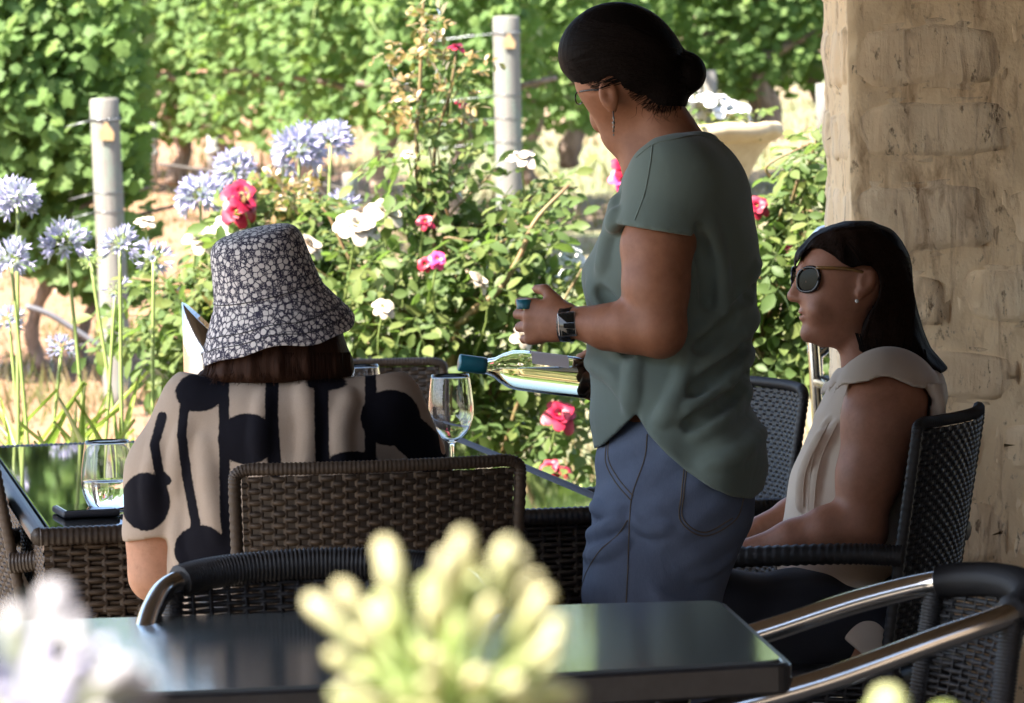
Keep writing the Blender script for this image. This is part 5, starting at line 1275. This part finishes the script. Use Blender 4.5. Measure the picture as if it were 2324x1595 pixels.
    up_ = np.array([0, 1, 0.]); n2 = np.cross(ax_, up_); ringp = []
    V = []; m = 28
    for e in (-.011, -.0105, .0105, .011):
        for q in np.linspace(0, 2*np.pi, m, endpoint=False):
            rr = .0285 if abs(e) < .0108 else .0268; V.append(wc+ax_*e+up_*math.sin(q)*(rr+.002)+n2*math.cos(q)*rr*.86)
    i, j = np.meshgrid(np.arange(3), np.arange(m), indexing='ij'); j2 = (j+1) % m
    part('watch_band', (S.world(np.array(V))-base, np.stack([i*m+j, i*m+j2, (i+1)*m+j2, (i+1)*m+j], -1).reshape(-1, 4)), M['black_plastic'], P)
    Vb, Fb = rbox((-.0165, -.0215, -.0055), (.0165, .0215, .0055), .004, 3)
    ctr = L(1287, 736, -.112)+np.array([0, 0, -.0285]); cx_ = nrm(np.array([1, .08, -.25])); cy_ = nrm(np.array([-.08, 1, .08])); cz_ = np.cross(cx_, cy_)
    toW = lambda v: S.world(ctr+v[:, :1]*cx_+v[:, 1:2]*cy_+v[:, 2:]*cz_)-base
    part('watch_case', (toW(Vb), Fb), simple('watch_metal', (.35, .35, .37), (.45, .45, .47), 60, .25, .05, Metallic=.9), P)
    Vb, Fb = rbox((-.0142, -.019, -.0066), (.0142, .019, -.0050), .0006, 1); Vc = Vb.copy(); part('watch_face', (toW(Vb), Fb), M['black_glass'], P)
    c0 = L(1190, 690, -.07); v, f = lathe([(.001, -.008), (.0135, -.008), (.0142, -.006), (.0142, .008), (.001, .008)], 24)
    ow = S.world(np.array([c0]))[0]
    own('bottle_cap', (v+ow, f), simple('teal_cap', (.012, .12, .17), (.02, .16, .21), 60, .35, .1), ow, 'small teal screw cap pinched in the watch-wearing hand of the standing woman', 'bottle cap')
standing()

# ================================================================== woman in the patterned bucket hat, from behind
def hatted():
    d0 = 7.24; base = W(650, 1500, d0); base[2] = 0
    P = person(base, 'woman in a patterned bucket hat and striped blouse seated with her back to us')
    fl = Sdf(d0, (0, 0, 0), (.1, .1, .1), .01).local(np.array([base[0], d0, 0]))[1]
    S = Sdf(d0, ((270-CX)/F_PX*d0, fl-.02, -.20), ((1040-CX)/F_PX*d0, (CY-490)/F_PX*d0, .62), .0050); L = S.L
    S.ell(L(628, 690, 0), (.074, .10, .09), .02, rot=R(10)); S.cone(L(640, 770, .02), L(648, 790, .05), .055, .036, .03)
    S.ell(L(632, 735, .09), (.010, .018, .014), .01); S.ell(L(595, 722, .078), (.012, .010, .010), .006); S.ell(L(668, 716, .078), (.012, .010, .010), .006); S.ell(L(640, 770, .088), (.020, .007, .008), .006)
    for x in (560, 710): S.ell(L(x, 735, 0), (.012, .03, .018), .006)
    S.cone(L(648, 790, 0), L(655, 880, 0), .05, .06, .03)
    rows = [(850, 560, 760, 0, .06), (864, 500, 830, 0, .085), (882, 452, 868, 0, .10), (905, 420, 898, 0, .112), (940, 400, 915, 0, .12), (1000, 392, 915, 0, .128), (1100, 388, 905, 0, .13), (1220, 386, 890, 0, .125), (1330, 380, 890, 0, .125), (1430, 372, 900, .02, .14)]
    S.loft(rows, .02, -.014)
    shL, elL, wrL = L(440, 945, 0), L(352, 1305, .03), L(455, 1385, .26)
    S.chain([(shL, .06), (L(372, 1120, .02), .05), (L(352, 1230, .03), .0435), (elL, .0405)], .03); S.chain([(elL, .039), (L(385, 1335, .12), .036), (wrL, .026)], .03)
    hand(S, wrL, (.55, -.1, .8), (-.2, 1, .1), (.8, .1, -.4), .95, (.35, .4, .3))
    shR, elR, wrR = L(880, 935, 0), L(955, 1120, .08), L(900, 1170, .34)
    S.chain([(shR, .06), (L(935, 1030, .04), .05), (elR, .041)], .03); S.chain([(elR, .039), ((elR+wrR)/2, .034), (wrR, .025)], .03)
    hand(S, wrR, (-.5, -.05, .85), (.1, 1, .1), (-.85, .1, -.3), .95, (.3, .4, .3))
    hl, hr = L(560, 1420, .02), L(730, 1420, .02); kl, kr = L(470, 1400, .44), L(770, 1400, .44)
    al, ar = np.array([kl[0]+.01, fl+.10, .46]), np.array([kr[0]-.01, fl+.10, .46])
    for h_, k_, a_ in ((hl, kl, al), (hr, kr, ar)):
        S.chain([(h_, .085), (k_, .055), (a_*.5+k_*.5, .05), (a_, .034)], .03); S.cone(a_+(0, -.05, 0), a_+(0, -.062, .10), .033, .026, .02)
    body, _, _ = emit(S, 'body', SK3, P)
    # skirt-like patterned trousers
    t = NT('speckled_navy_cloth'); v = t.coord('Object'); n1 = t.noise(v, 150, 3, .7); t.princ(t.mix(t.n('MapRange', {0: n1, 1: .55, 2: .66}).outputs[0], (.012, .013, .02), (.20, .19, .20)), .85)
    K = S.like()
    for h_, k_, a_ in ((hl, kl, al), (hr, kr, ar)): K.chain([(h_, .11), (k_+(0, .0, -.0), .078), (a_*.55+k_*.45, .070), (a_+(0, .03, 0), .062)], .04)
    K.cone(L(410, 1415, .06), L(440, 1395, .36), .055, .06, .04)
    emit(K, 'trousers', t.m, P)
    for a_ in (al, ar):
        q = S.like(); q.cone(a_+(0, -.048, -.02), a_+(0, -.060, .12), .042, .034, .02); q.F = np.maximum(q.F, np.broadcast_to((fl+.004-q.ax[1])[None, :, None], q.F.shape)); emit(q, 'shoe', M['shoe'], P)
    # blouse
    T = S.like(); fold = lambda X, Y, Z: .0028*np.sin(X*42+Y*17)+.002*np.sin(Y*48-X*25)
    T.loft(rows, .02, .004, wob=fold)
    T.cone(L(462, 930, 0), L(385, 1080, .02), .078, .072, .04); T.cone(L(386, 1070, .02), L(366, 1205, .025), .072, .068, .03, cut=(L(358, 1212, .02), nrm(np.array([.22, -1, .05]))))
    T.cone(L(862, 930, -.01), L(955, 1120, .075), .078, .066, .04)
    T.mask([(200, 800), (470, 855), (560, 858), (640, 858), (760, 856), (840, 852), (1200, 800), (1200, 1420), (200, 1420)])
    for pl in ([(430, 960), (410, 1030), (404, 1120)], [(600, 900), (590, 1000), (600, 1120)], [(690, 880), (700, 980), (690, 1080)], [(470, 1000), (480, 1110), (500, 1220)], [(790, 900), (770, 980), (780, 1080)], [(365, 1000), (345, 1090), (350, 1180)], [(420, 1130), (410, 1220), (430, 1300)]): T.ridge(pl, .010, .0055, .018)
    V, Q = T.nets(1); px, py = T.pix(V)
    def seg(pts, w0):
        d = np.full(len(px), 1e9)
        for (x0, y0), (x1, y1) in zip(pts, pts[1:]):
            ex, ey = x1-x0, y1-y0; u = np.clip(((px-x0)*ex+(py-y0)*ey)/(ex*ex+ey*ey), 0, 1); d = np.minimum(d, np.hypot(px-x0-u*ex, py-y0-u*ey))
        return d-w0
    def disc(x, y, rx, ry=None):
        ry = ry or rx; return (np.hypot((px-x)/rx, (py-y)/ry)-1)*min(rx, ry)
    ink = np.minimum.reduce([disc(452, 890, 54, 44), seg([(418, 925), (412, 985), (424, 1080), (446, 1200)], 11), disc(455, 1248, 60, 56), seg([(508, 840), (508, 940), (511, 1180), (524, 1260)], 12), disc(560, 996, 66, 58), seg([(618, 840), (616, 940), (624, 1070)], 15),
                             seg([(729, 840), (729, 940), (732, 1060)], 16), disc(800, 1050, 60, 26), seg([(841, 840), (840, 1050)], 13), disc(886, 948, 68, 64), seg([(930, 985), (990, 1040)], 44), seg([(368, 945), (350, 1010), (362, 1075), (378, 1090)], 11), disc(330, 1138, 56, 66), disc(640, 1240, 70, 60), disc(740, 868, 46, 18)])
    ink[T.world(V)[:, 1] > d0+.06] = 30
    base_ = np.array(P.location); o = part('blouse', (T.world(V)-base_, Q), None, P)
    at = o.data.attributes.new('ink', 'FLOAT', 'POINT'); at.data.foreach_set('value', ink.astype(np.float32))
    t = NT('striped_linen'); v = t.coord('Object'); a = t.n('Attribute', attribute_name='ink').outputs['Fac']; br = t.noise(v, 110, 3, .7); n1 = t.noise(v, 500, 2); n2 = t.noise(v, 12, 3)
    f = t.n('MapRange', {0: t.math('ADD', a, t.math('MULTIPLY', t.math('SUBTRACT', br, .5), 7)), 1: -1.5, 2: 1.5}).outputs[0]
    lin = t.mix(n1, (.34, .275, .215), (.43, .35, .28)); c = t.mix(f, (.005, .005, .009), lin)
    t.princ(c, .9, t.bump(t.math('ADD', n2, t.math('MULTIPLY', n1, .1)), .35, .01), **{'Specular IOR Level': .15}); o.data.materials.append(t.m)
    # hair below the hat
    H = S.like(); H.loft([(740, 500, 775, .0, .085), (780, 478, 792, 0, .098), (815, 468, 802, 0, .105), (838, 460, 806, 0, .106), (856, 452, 800, -.004, .100), (868, 478, 770, -.005, .085)], .02, 0, wob=lambda X, Y, Z: .003*np.sin(X*130+Y*20)+.002*np.sin(X*260))
    H.minus(S, -.006); hm = hairmat('chestnut_hair', (.014, .008, .006), (.05, .022, .013), (1, 1, .10)); emit(H, 'hair', hm, P)
    rs = np.random.RandomState(4); st = []
    for k in range(150):
        x0 = rs.uniform(462, 800); sgn = -1 if x0 < 560 else rs.normal(0, .4); c_ = -.10*math.sqrt(max(.05, 1-((x0-632)/172)**2))
        a = [L(x0, 800, c_), L(x0+sgn*4, 842, c_-.004), L(x0+sgn*rs.uniform(6, 26), 858+rs.uniform(0, 18), c_-.003)]
        st.append(tube(S.world(np.array(spline(a, 8)))-base_, np.linspace(.0009, .0003, 8), 4))
    part('hair_ends', cat(st), hm, P, True, 'stuff')
    # the hat: spun profile with a waved brim, tilted with the head
    prof = [(.001, .186), (.03, .1855), (.055, .183), (.070, .177), (.0785, .166), (.083, .15), (.087, .12), (.091, .09), (.0945, .072), (.101, .058), (.110, .040), (.119, .022), (.127, .006), (.1315, -.006), (.1300, -.0075), (.1255, .004), (.1175, .020), (.108, .039), (.099, .056), (.0925, .070), (.089, .088), (.085, .118), (.081, .148), (.076, .163), (.068, .174), (.053, .180), (.001, .183)]
    Pp = spline([(a, b, 0) for a, b in prof], 110)[:, :2]; Pp[:, 0] = np.maximum(Pp[:, 0], .0008)
    V, F = lathe(Pp, 96); an = np.arctan2(V[:, 1], V[:, 0]); br = np.clip((.07-V[:, 2])/.075, 0, 1)
    V[:, 2] += br*(.007*np.sin(an*3+.6)+.003*np.sin(an*7)); V[:, :2] *= (1+br*.03*np.sin(an*2+1))[:, None]
    V[:, :2] *= (1+.012*np.sin(an*4+V[:, 2]*30))[:, None]
    M3 = np.array((Matrix.Rotation(R(13), 3, 'Z') @ Matrix.Rotation(R(9), 3, 'X')))    # in the a, b, -c frame
    U_ = V[:, [0, 2, 1]]*np.array([1, 1, -1]); U_ = U_ @ M3.T; U_[:, 2] *= -1; U_ += L(630, 760, .0)
    ho = part('hat', (S.world(U_)-base_, F), None, P)
    hat_uv = ho.data.uv_layers.new(name='hat')
    li = np.zeros(len(ho.data.loops), np.int32); ho.data.loops.foreach_get('vertex_index', li)
    # arc-length coordinates keep the print even over the cloth
    s_ = np.r_[0, np.cumsum(np.linalg.norm(np.diff(Pp, axis=0), axis=1))]; ring = np.arange(len(V))//96
    ca, sa = np.cos(an), np.sin(an); tex3 = np.stack([V[:, 0], V[:, 1], V[:, 2]], -1)
    at = ho.data.attributes.new('cloth', 'FLOAT_VECTOR', 'POINT'); at.data.foreach_set('vector', tex3.astype(np.float32).ravel())
    t = NT('pebble_print_cloth'); v = t.n('Attribute', attribute_name='cloth').outputs['Vector']
    wv = t.n('VectorMath', {0: v, 1: t.n('VectorMath', {0: t.n('TexNoise', {'Vector': v, 'Scale': 60., 'Detail': 2.}).outputs['Color'], 1: (.004, .004, .004)}, operation='MULTIPLY').outputs[0]}, operation='ADD').outputs[0]
    d1 = t.n('TexVoronoi', {'Vector': wv, 'Scale': 92., 'Randomness': .7}, feature='DISTANCE_TO_EDGE').outputs['Distance']
    f1 = t.n('TexVoronoi', {'Vector': wv, 'Scale': 92., 'Randomness': .7}); cr = t.n('SeparateColor', {0: f1.outputs['Color']}).outputs[0]
    big = t.math('LESS_THAN', t.math('DIVIDE', f1.outputs['Distance'], t.math('ADD', .34, t.math('MULTIPLY', cr, .16))), 1.0)
    d2 = t.n('TexVoronoi', {'Vector': wv, 'Scale': 210.}, feature='DISTANCE_TO_EDGE').outputs['Distance']
    sm = t.math('MULTIPLY', t.math('GREATER_THAN', d2, .11), .62)
    e = t.math('GREATER_THAN', d1, .05); f = t.math('MULTIPLY', t.math('MAXIMUM', big, sm), e)
    nz = t.noise(v, 900, 2)
    t.princ(t.mix(f, (.026, .025, .055), t.mix(nz, (.64, .62, .62), (.74, .72, .70))), .85, t.bump(nz, .15, .001)); ho.data.materials.append(t.m)
    for hh, rr in ((.078, .0938), (.030, .1155), (.012, .1245)):
        ring = np.stack([rr*np.cos(np.linspace(0, 6.28, 80)), rr*np.sin(np.linspace(0, 6.28, 80)), np.full(80, hh)], -1); an = np.linspace(0, 6.28, 80); b_ = np.clip((.07-hh)/.075, 0, 1)
        ring[:, 2] += b_*(.007*np.sin(an*3+.6)+.003*np.sin(an*7)); ring[:, :2] *= (1+b_*.03*np.sin(an*2+1))[:, None]; ring[:, :2] *= (1+.012*np.sin(an*4+hh*30))[:, None]
        U_ = ring[:, [0, 2, 1]]*np.array([1, 1, -1]); U_ = U_ @ M3.T; U_[:, 2] *= -1; U_ += L(630, 760, 0)
        part('hat_seam', tube(S.world(U_)-base_, .0009, 5), M['navy'], P)
hatted()

# ================================================================== seated woman in the cream blouse
def seated():
    d0 = 7.98; base = W(1950, 1500, d0); base[2] = 0
    P = person(base, 'woman seated in profile in a cream ruffled blouse and dark sunglasses')
    fl = Sdf(d0, (0, 0, 0), (.1, .1, .1), .01).local(np.array([base[0], d0, 0]))[1]
    S = Sdf(d0, ((1560-CX)/F_PX*d0, fl-.02, -.30), ((2160-CX)/F_PX*d0, (CY-480)/F_PX*d0, .34), .0044); L = S.L
    # head in profile
    S.loft([(512, 1900, 1985, 0, .035), (530, 1868, 2020, 0, .060), (555, 1838, 2042, 0, .071), (580, 1818, 2054, 0, .076), (602, 1811, 2060, 0, .078), (616, 1810, 2060, 0, .078), (634, 1815, 2056, 0, .077), (655, 1814, 2048, 0, .074), (680, 1813, 2032, 0, .070), (700, 1816, 2010, 0, .065), (722, 1820, 1985, 0, .058), (742, 1826, 1965, 0, .050), (760, 1828, 1950, 0, .042), (775, 1838, 1930, 0, .034), (788, 1862, 1910, 0, .022)], .012, pw=2.25)
    S.ell(L(1818, 612, 0), (.008, .007, .045), .012)
    S.cone(L(1816, 626, 0), L(1801, 668, 0), .0070, .0112, .010); S.ell(L(1799, 674, 0), (.0105, .0092, .0115), .008); S.ell(L(1812, 678, -.011), (.009, .0075, .007), .006); S.ell(L(1812, 678, .011), (.009, .0075, .007), .006)
    S.ell(L(1819, 708, 0), (.0085, .0055, .022), .005); S.ell(L(1822, 721, 0), (.0085, .006, .020), .005); S.ell(L(1815, 714.6, 0), (.014, .0014, .024), .002, op='s'); S.ell(L(1836, 714, -.031), (.010, .0016, .006), .003, op='s')
    S.ell(L(1832, 757, 0), (.014, .016, .022), .015); S.ell(L(1858, 705, -.045), (.018, .018, .016), .02)
    for c_ in (-.036, .036): S.ell(L(1824, 637, c_*1.25), (.016, .017, .026), .010, op='s'); S.ell(L(1836, 638, c_), (.0115, .0115, .0125), .003)
    S.ell(L(1967, 637, -.076), (.0175, .028, .013), .004, rot=R(-14)); S.ell(L(1964, 634, -.091), (.0095, .018, .009), .004, rot=R(-14), op='s'); S.ell(L(1951, 667, -.076), (.009, .011, .008), .004)
    S.cone(L(1952, 745, 0), L(1976, 860, 0), .043, .055, .02)
    rows = [(812, 1950, 2075, 0, .07), (835, 1915, 2095, 0, .115), (865, 1893, 2112, 0, .155), (900, 1878, 2124, 0, .175), (940, 1858, 2127, 0, .178), (1000, 1832, 2126, 0, .172), (1070, 1800, 2120, 0, .165), (1150, 1780, 2110, 0, .155), (1210, 1772, 2102, 0, .15), (1270, 1770, 2094, 0, .15), (1340, 1775, 2090, 0, .17), (1430, 1800, 2090, 0, .205), (1560, 1880, 2092, 0, .215)]
    S.loft(rows, .02, -.016)
    sh, el, wr = L(2012, 908, -.165), L(1948, 1195, -.20), L(1702, 1252, -.165)
    S.cone(L(2020, 900, -.08), sh, .06, .068, .03)
    S.chain([(sh, .070), (L(2000, 960, -.185), .069), (L(1972, 1080, -.195), .056), (el, .0455)], .03); S.cone(L(1966, 1212, -.20), L(1962, 1218, -.20), .036, .036, .02)
    S.chain([(el, .044), (L(1880, 1205, -.195), .043), (L(1800, 1228, -.182), .036), (wr, .026)], .025)
    hand(S, wr, (-1, -.10, .15), (-.1, .9, -.45), (.0, .3, 1), .97, (.3, .4, .3), .05)
    sh2, el2, wr2 = L(1985, 900, .165), L(1880, 1150, .21), L(1725, 1200, .10)
    S.chain([(sh2, .066), (L(1940, 1030, .20), .054), (el2, .043)], .03); S.chain([(el2, .042), ((el2+wr2)/2, .037), (wr2, .026)], .025)
    hand(S, wr2, (-.75, -.3, -.5), (-.2, .9, .1), (-.5, .1, .8), .97, (.4, .5, .4), .05)
    hN, hF = L(2010, 1420, -.09), L(2010, 1420, .09); kN, kF = L(1640, 1395, -.10), L(1640, 1395, .10)
    aN, aF = np.array([kN[0]+.03, fl+.10, -.09]), np.array([kF[0]+.02, fl+.10, .09])
    for h_, k_, a_ in ((hN, kN, aN), (hF, kF, aF)):
        S.chain([(h_, .09), (k_, .058), (a_*.5+k_*.5, .052), (a_, .035)], .03); S.cone(a_+(0, -.05, 0), a_+(-.12, -.062, -.01), .034, .026, .02)
    emit(S, 'body', SK2, P); base_ = np.array(P.location)
    K = S.like()
    for h_, k_, a_ in ((hN, kN, aN), (hF, kF, aF)): K.chain([(h_, .108), ((h_*.55+k_*.45), .094), (k_, .076), (a_*.5+k_*.5, .068), (a_+(0, .04, 0), .060)], .04)
    K.F += (.003*np.sin(K.ax[0]*60)[:, None, None]*np.sin(K.ax[1]*45)[None, :, None]).astype(np.float32)
    emit(K, 'trousers', M['navy'], P)
    for a_ in (aN, aF):
        q = S.like(); q.cone(a_+(.02, -.048, 0), a_+(-.14, -.060, -.01), .042, .034, .02); q.F = np.maximum(q.F, np.broadcast_to((fl+.004-q.ax[1])[None, :, None], q.F.shape)); emit(q, 'shoe', M['shoe'], P)
    # blouse
    T = S.like(); fold = lambda X, Y, Z: .0032*np.sin(X*60+Y*16+Z*20)*np.clip((-Y+.0)*5, .2, 1)+.002*np.sin(Y*44+X*30)
    T.loft(rows[2:], .02, .003, wob=fold); T.loft(rows[:5], .02, .004)
    T.mask([(1600, 1290), (1600, 905), (1880, 880), (1892, 868), (1925, 838), (1960, 815), (2200, 790), (2200, 1570), (2060, 1555), (1985, 1510), (1940, 1470), (1880, 1420), (1840, 1350), (1815, 1322), (1770, 1318)])
    arm = S.like(); arm.chain([(L(2018, 906, -.155), .075), (sh, .0735), (L(2000, 960, -.19), .0725), (L(1972, 1080, -.2), .059), (el, .048)], .03)
    arm.chain([(el, .046), (L(1880, 1205, -.195), .046), (L(1800, 1228, -.182), .038)], .02)
    for pl in ([(1880, 960), (1850, 1020), (1838, 1080), (1834, 1170)], [(1900, 965), (1868, 1030), (1854, 1090), (1848, 1170)], [(1866, 985), (1838, 1040), (1822, 1090), (1818, 1150)], [(2080, 1000), (2070, 1100), (2050, 1200)], [(2105, 1050), (2095, 1150), (2080, 1260)]): T.ridge(pl, .008, .004, .012)
    T.minus(arm, .001)
    to, TV, TQ = emit(T, 'blouse', M['cream'], P)
    for nm, pl in (('pleat', [(1880, 960), (1850, 1020), (1838, 1080), (1834, 1150), (1836, 1180)]), ('pleat', [(1900, 960), (1866, 1030), (1852, 1090), (1846, 1160)]), ('pleat', [(1866, 985), (1838, 1040), (1824, 1090), (1822, 1150)])):
        drape(S, TV, TQ, pl, P, nm, M['cream'], .0013, .0)
    # ruffled collar lying over the shoulder
    C = S.like(); wv = lambda X, Y, Z: .006*np.sin(X*70+Z*30)+.003*np.sin(X*120-Z*60)
    C.loft([(796, 1985, 2045, 0, .10), (806, 1952, 2078, 0, .145), (825, 1925, 2098, 0, .188), (848, 1902, 2122, 0, .215), (872, 1884, 2134, 0, .232), (900, 1876, 2140, 0, .240)], .01, .004, wob=wv)
    I = S.like(); I.loft([(798, 1990, 2040, 0, .09), (810, 1958, 2072, 0, .137), (829, 1931, 2092, 0, .180), (852, 1908, 2116, 0, .207), (876, 1890, 2128, 0, .225), (906, 1882, 2134, 0, .234)], .01, .000, wob=wv)
    A2 = arm.F-.017; hh = np.clip(.5+.5*(A2-C.F)/.02, 0, 1); C.F = A2*(1-hh)+C.F*hh-.02*hh*(1-hh); C.minus(arm, .001)
    C.mask([(1840, 700), (1840, 905), (1874, 893), (1891, 872), (1915, 868), (1942, 864), (1962, 856), (1980, 852), (2000, 856), (2023, 866), (2046, 876), (2068, 879), (2100, 872), (2120, 868), (2128, 885), (2134, 912), (2200, 905), (2200, 700)])
    C.F = np.maximum(np.minimum(C.F, arm.F-.013), -1) if False else C.F
    C.minus(S, .003); emit(C, 'ruffle', M['cream'], P)
    C = S.like(); C.loft([(862, 2040, 2134, -.04, .20), (900, 2070, 2138, -.03, .20), (945, 2090, 2136, -.02, .195), (985, 2098, 2130, -.01, .19)], .01, .003, wob=wv); C.minus(arm, .001)
    C.mask([(2066, 868), (2128, 866), (2142, 905), (2118, 950), (2088, 990), (2080, 950), (2092, 905)]); emit(C, 'ruffle', M['cream'], P)
    # hair
    H = S.like(); wv = lambda X, Y, Z: .0016*np.sin(X*170+Y*40)+.0012*np.sin(Z*190+Y*30)
    H.loft([(502, 1915, 1972, 0, .03), (510, 1885, 2000, 0, .055), (524, 1852, 2026, 0, .075), (545, 1826, 2046, 0, .086), (575, 1805, 2062, 0, .092), (605, 1799, 2069, 0, .095), (650, 1810, 2073, 0, .096), (700, 1850, 2082, 0, .096), (750, 1900, 2096, 0, .096), (790, 1930, 2112, 0, .095), (812, 1940, 2128, 0, .094), (834, 1975, 2150, 0, .09), (850, 2050, 2158, 0, .075)], .015, .0, wob=wv)
    H.mask([(1780, 480), (1780, 600), (1801, 622), (1806, 600), (1818, 578), (1834, 564), (1858, 566), (1884, 582), (1904, 600), (1926, 610), (1946, 604), (1968, 606), (1984, 622), (1990, 650), (1984, 680), (1968, 706), (1954, 730), (1946, 762), (1942, 796), (1958, 802), (1990, 806), (2030, 816), (2064, 830), (2096, 846), (2122, 850), (2152, 836), (2200, 800), (2200, 480)])
    H.minus(S, -.005)
    ho, _, _ = emit(H, 'hair', hairmat('dark_brunette_hair', (.005, .0032, .0025), (.013, .0075, .0055), (1, 1, .10)), P)
    rs = np.random.RandomState(8); st = []
    for k in range(90):
        q = rs.rand(); x0 = 1950+q*160; y0 = 795+q*38; c_ = -.094*rs.uniform(.5, 1)
        a = [L(x0-10, y0-40, c_), L(x0, y0-6, c_), L(x0+8+q*12, y0+rs.uniform(4, 14), c_)]; st.append(tube(S.world(np.array(spline(a, 7)))-base_, np.linspace(.0009, .0003, 7), 4))
    part('hair_ends', cat(st), ho.data.materials[0], P, True, 'stuff')
    HV, HQ = H.nets(0); bvh = BVHTree.FromPolygons([tuple(p) for p in HV], [tuple(map(int, q)) for q in HQ]); st = []
    for k in range(420):
        q = rs.rand(); t_ = rs.rand()
        p0 = (1900+q*90+rs.normal(0, 6), 512+abs(rs.normal(0, 4))+10*abs(q-.6))
        e_ = (1950+t_*165, 798+t_*42+rs.normal(0, 5)); m_ = ((p0[0]+e_[0])/2+(30+70*t_), (p0[1]+e_[1])/2-30)
        if rs.rand() < .3: e_ = (1806+rs.rand()*110, 590+rs.rand()*10); m_ = ((p0[0]+e_[0])/2-14, (p0[1]+e_[1])/2-16)
        P_ = []
        for x, y in spline([(*p0, 0), (*m_, 0), (*e_, 0)], 18)[:, :2]:
            d = Vector(((x-CX)/F_PX, (CY-y)/F_PX, 1)); h = bvh.ray_cast(Vector((d.x*(S.d0-.9), d.y*(S.d0-.9), -.9)), d.normalized())
            if h[0] is None: break
            P_.append(np.array(h[0])-(0, 0, .0012))
        if len(P_) > 5: st.append(tube(S.world(np.array(P_))-base_, np.linspace(.0011, .0006, len(P_)), 4))
    part('hair_strands', cat(st), hairmat('combed_brown_hair', (.011, .006, .004), (.034, .018, .012), (1, 1, 1)), P, True, 'stuff')
    # sunglasses
    def rim(px, py, c0, w_, h_, yaw):
        pts = []
        for q in np.linspace(0, 2*np.pi, 28):
            u, v = w_*np.sign(math.cos(q))*abs(math.cos(q))**.8, h_*np.sign(math.sin(q))*abs(math.sin(q))**.85*(1 if math.sin(q) > 0 else 1.0)
            u += .004*math.sin(q)
            pts.append(L(px, py, c0)+np.array([u*math.sin(yaw), v, u*-math.cos(yaw)]))
        return np.array(pts)
    t = NT('sunglass_lens'); t.princ((.004, .007, .003), .25, None, IOR=1.22); lens_m = t.m
    for c0, px_, yw in ((-.047, 1834, .80), (.030, 1806, -.35)):
        R_ = rim(px_, 634, c0, .0265, .0230, yw); part('sunglasses_frame', tube(S.world(R_)-base_, .0034, 7), M['black_plastic'], P)
        ctr = R_[:-1].mean(0); V = np.vstack([[ctr+np.array([-.003, 0, 0])], R_[:-1]]); n = len(R_)-1
        Vb = V+np.array([.0012, 0, 0]); Fs = [[0, 1+k, 1+(k+1) % n] for k in range(n)]+[[n+1, n+2+(k+1) % n, n+2+k] for k in range(n)]
        part('sunglasses_lens', (S.world(np.vstack([V, Vb]))-base_, Fs), lens_m, P)
    part('sunglasses_bridge', tube(S.world(np.array([L(1817, 630, -.016), L(1808, 627, -.004), L(1809, 630, .008)]))-base_, .0022, 7), M['black_plastic'], P)
    tp = [L(1852, 607, -.066), L(1890, 608, -.081), L(1930, 611, -.083), L(1958, 618, -.080)]
    part('sunglasses_temple', tube(S.world(spline(tp, 16))-base_, .0032, 7), simple('tortoise_temple', (.22, .11, .03), (.34, .18, .05), 60, .3, .05), P)
    v, f = lathe([(.0004, -.004), (.0028, -.0028), (.004, 0), (.0028, .0028), (.0004, .004)], 14, S.world(np.array([L(1944, 683, -.088)]))[0]-base_)
    part('earring', (v, f), simple('pearl', (.7, .68, .64), (.8, .78, .74), 60, .2, .02), P)
seated()
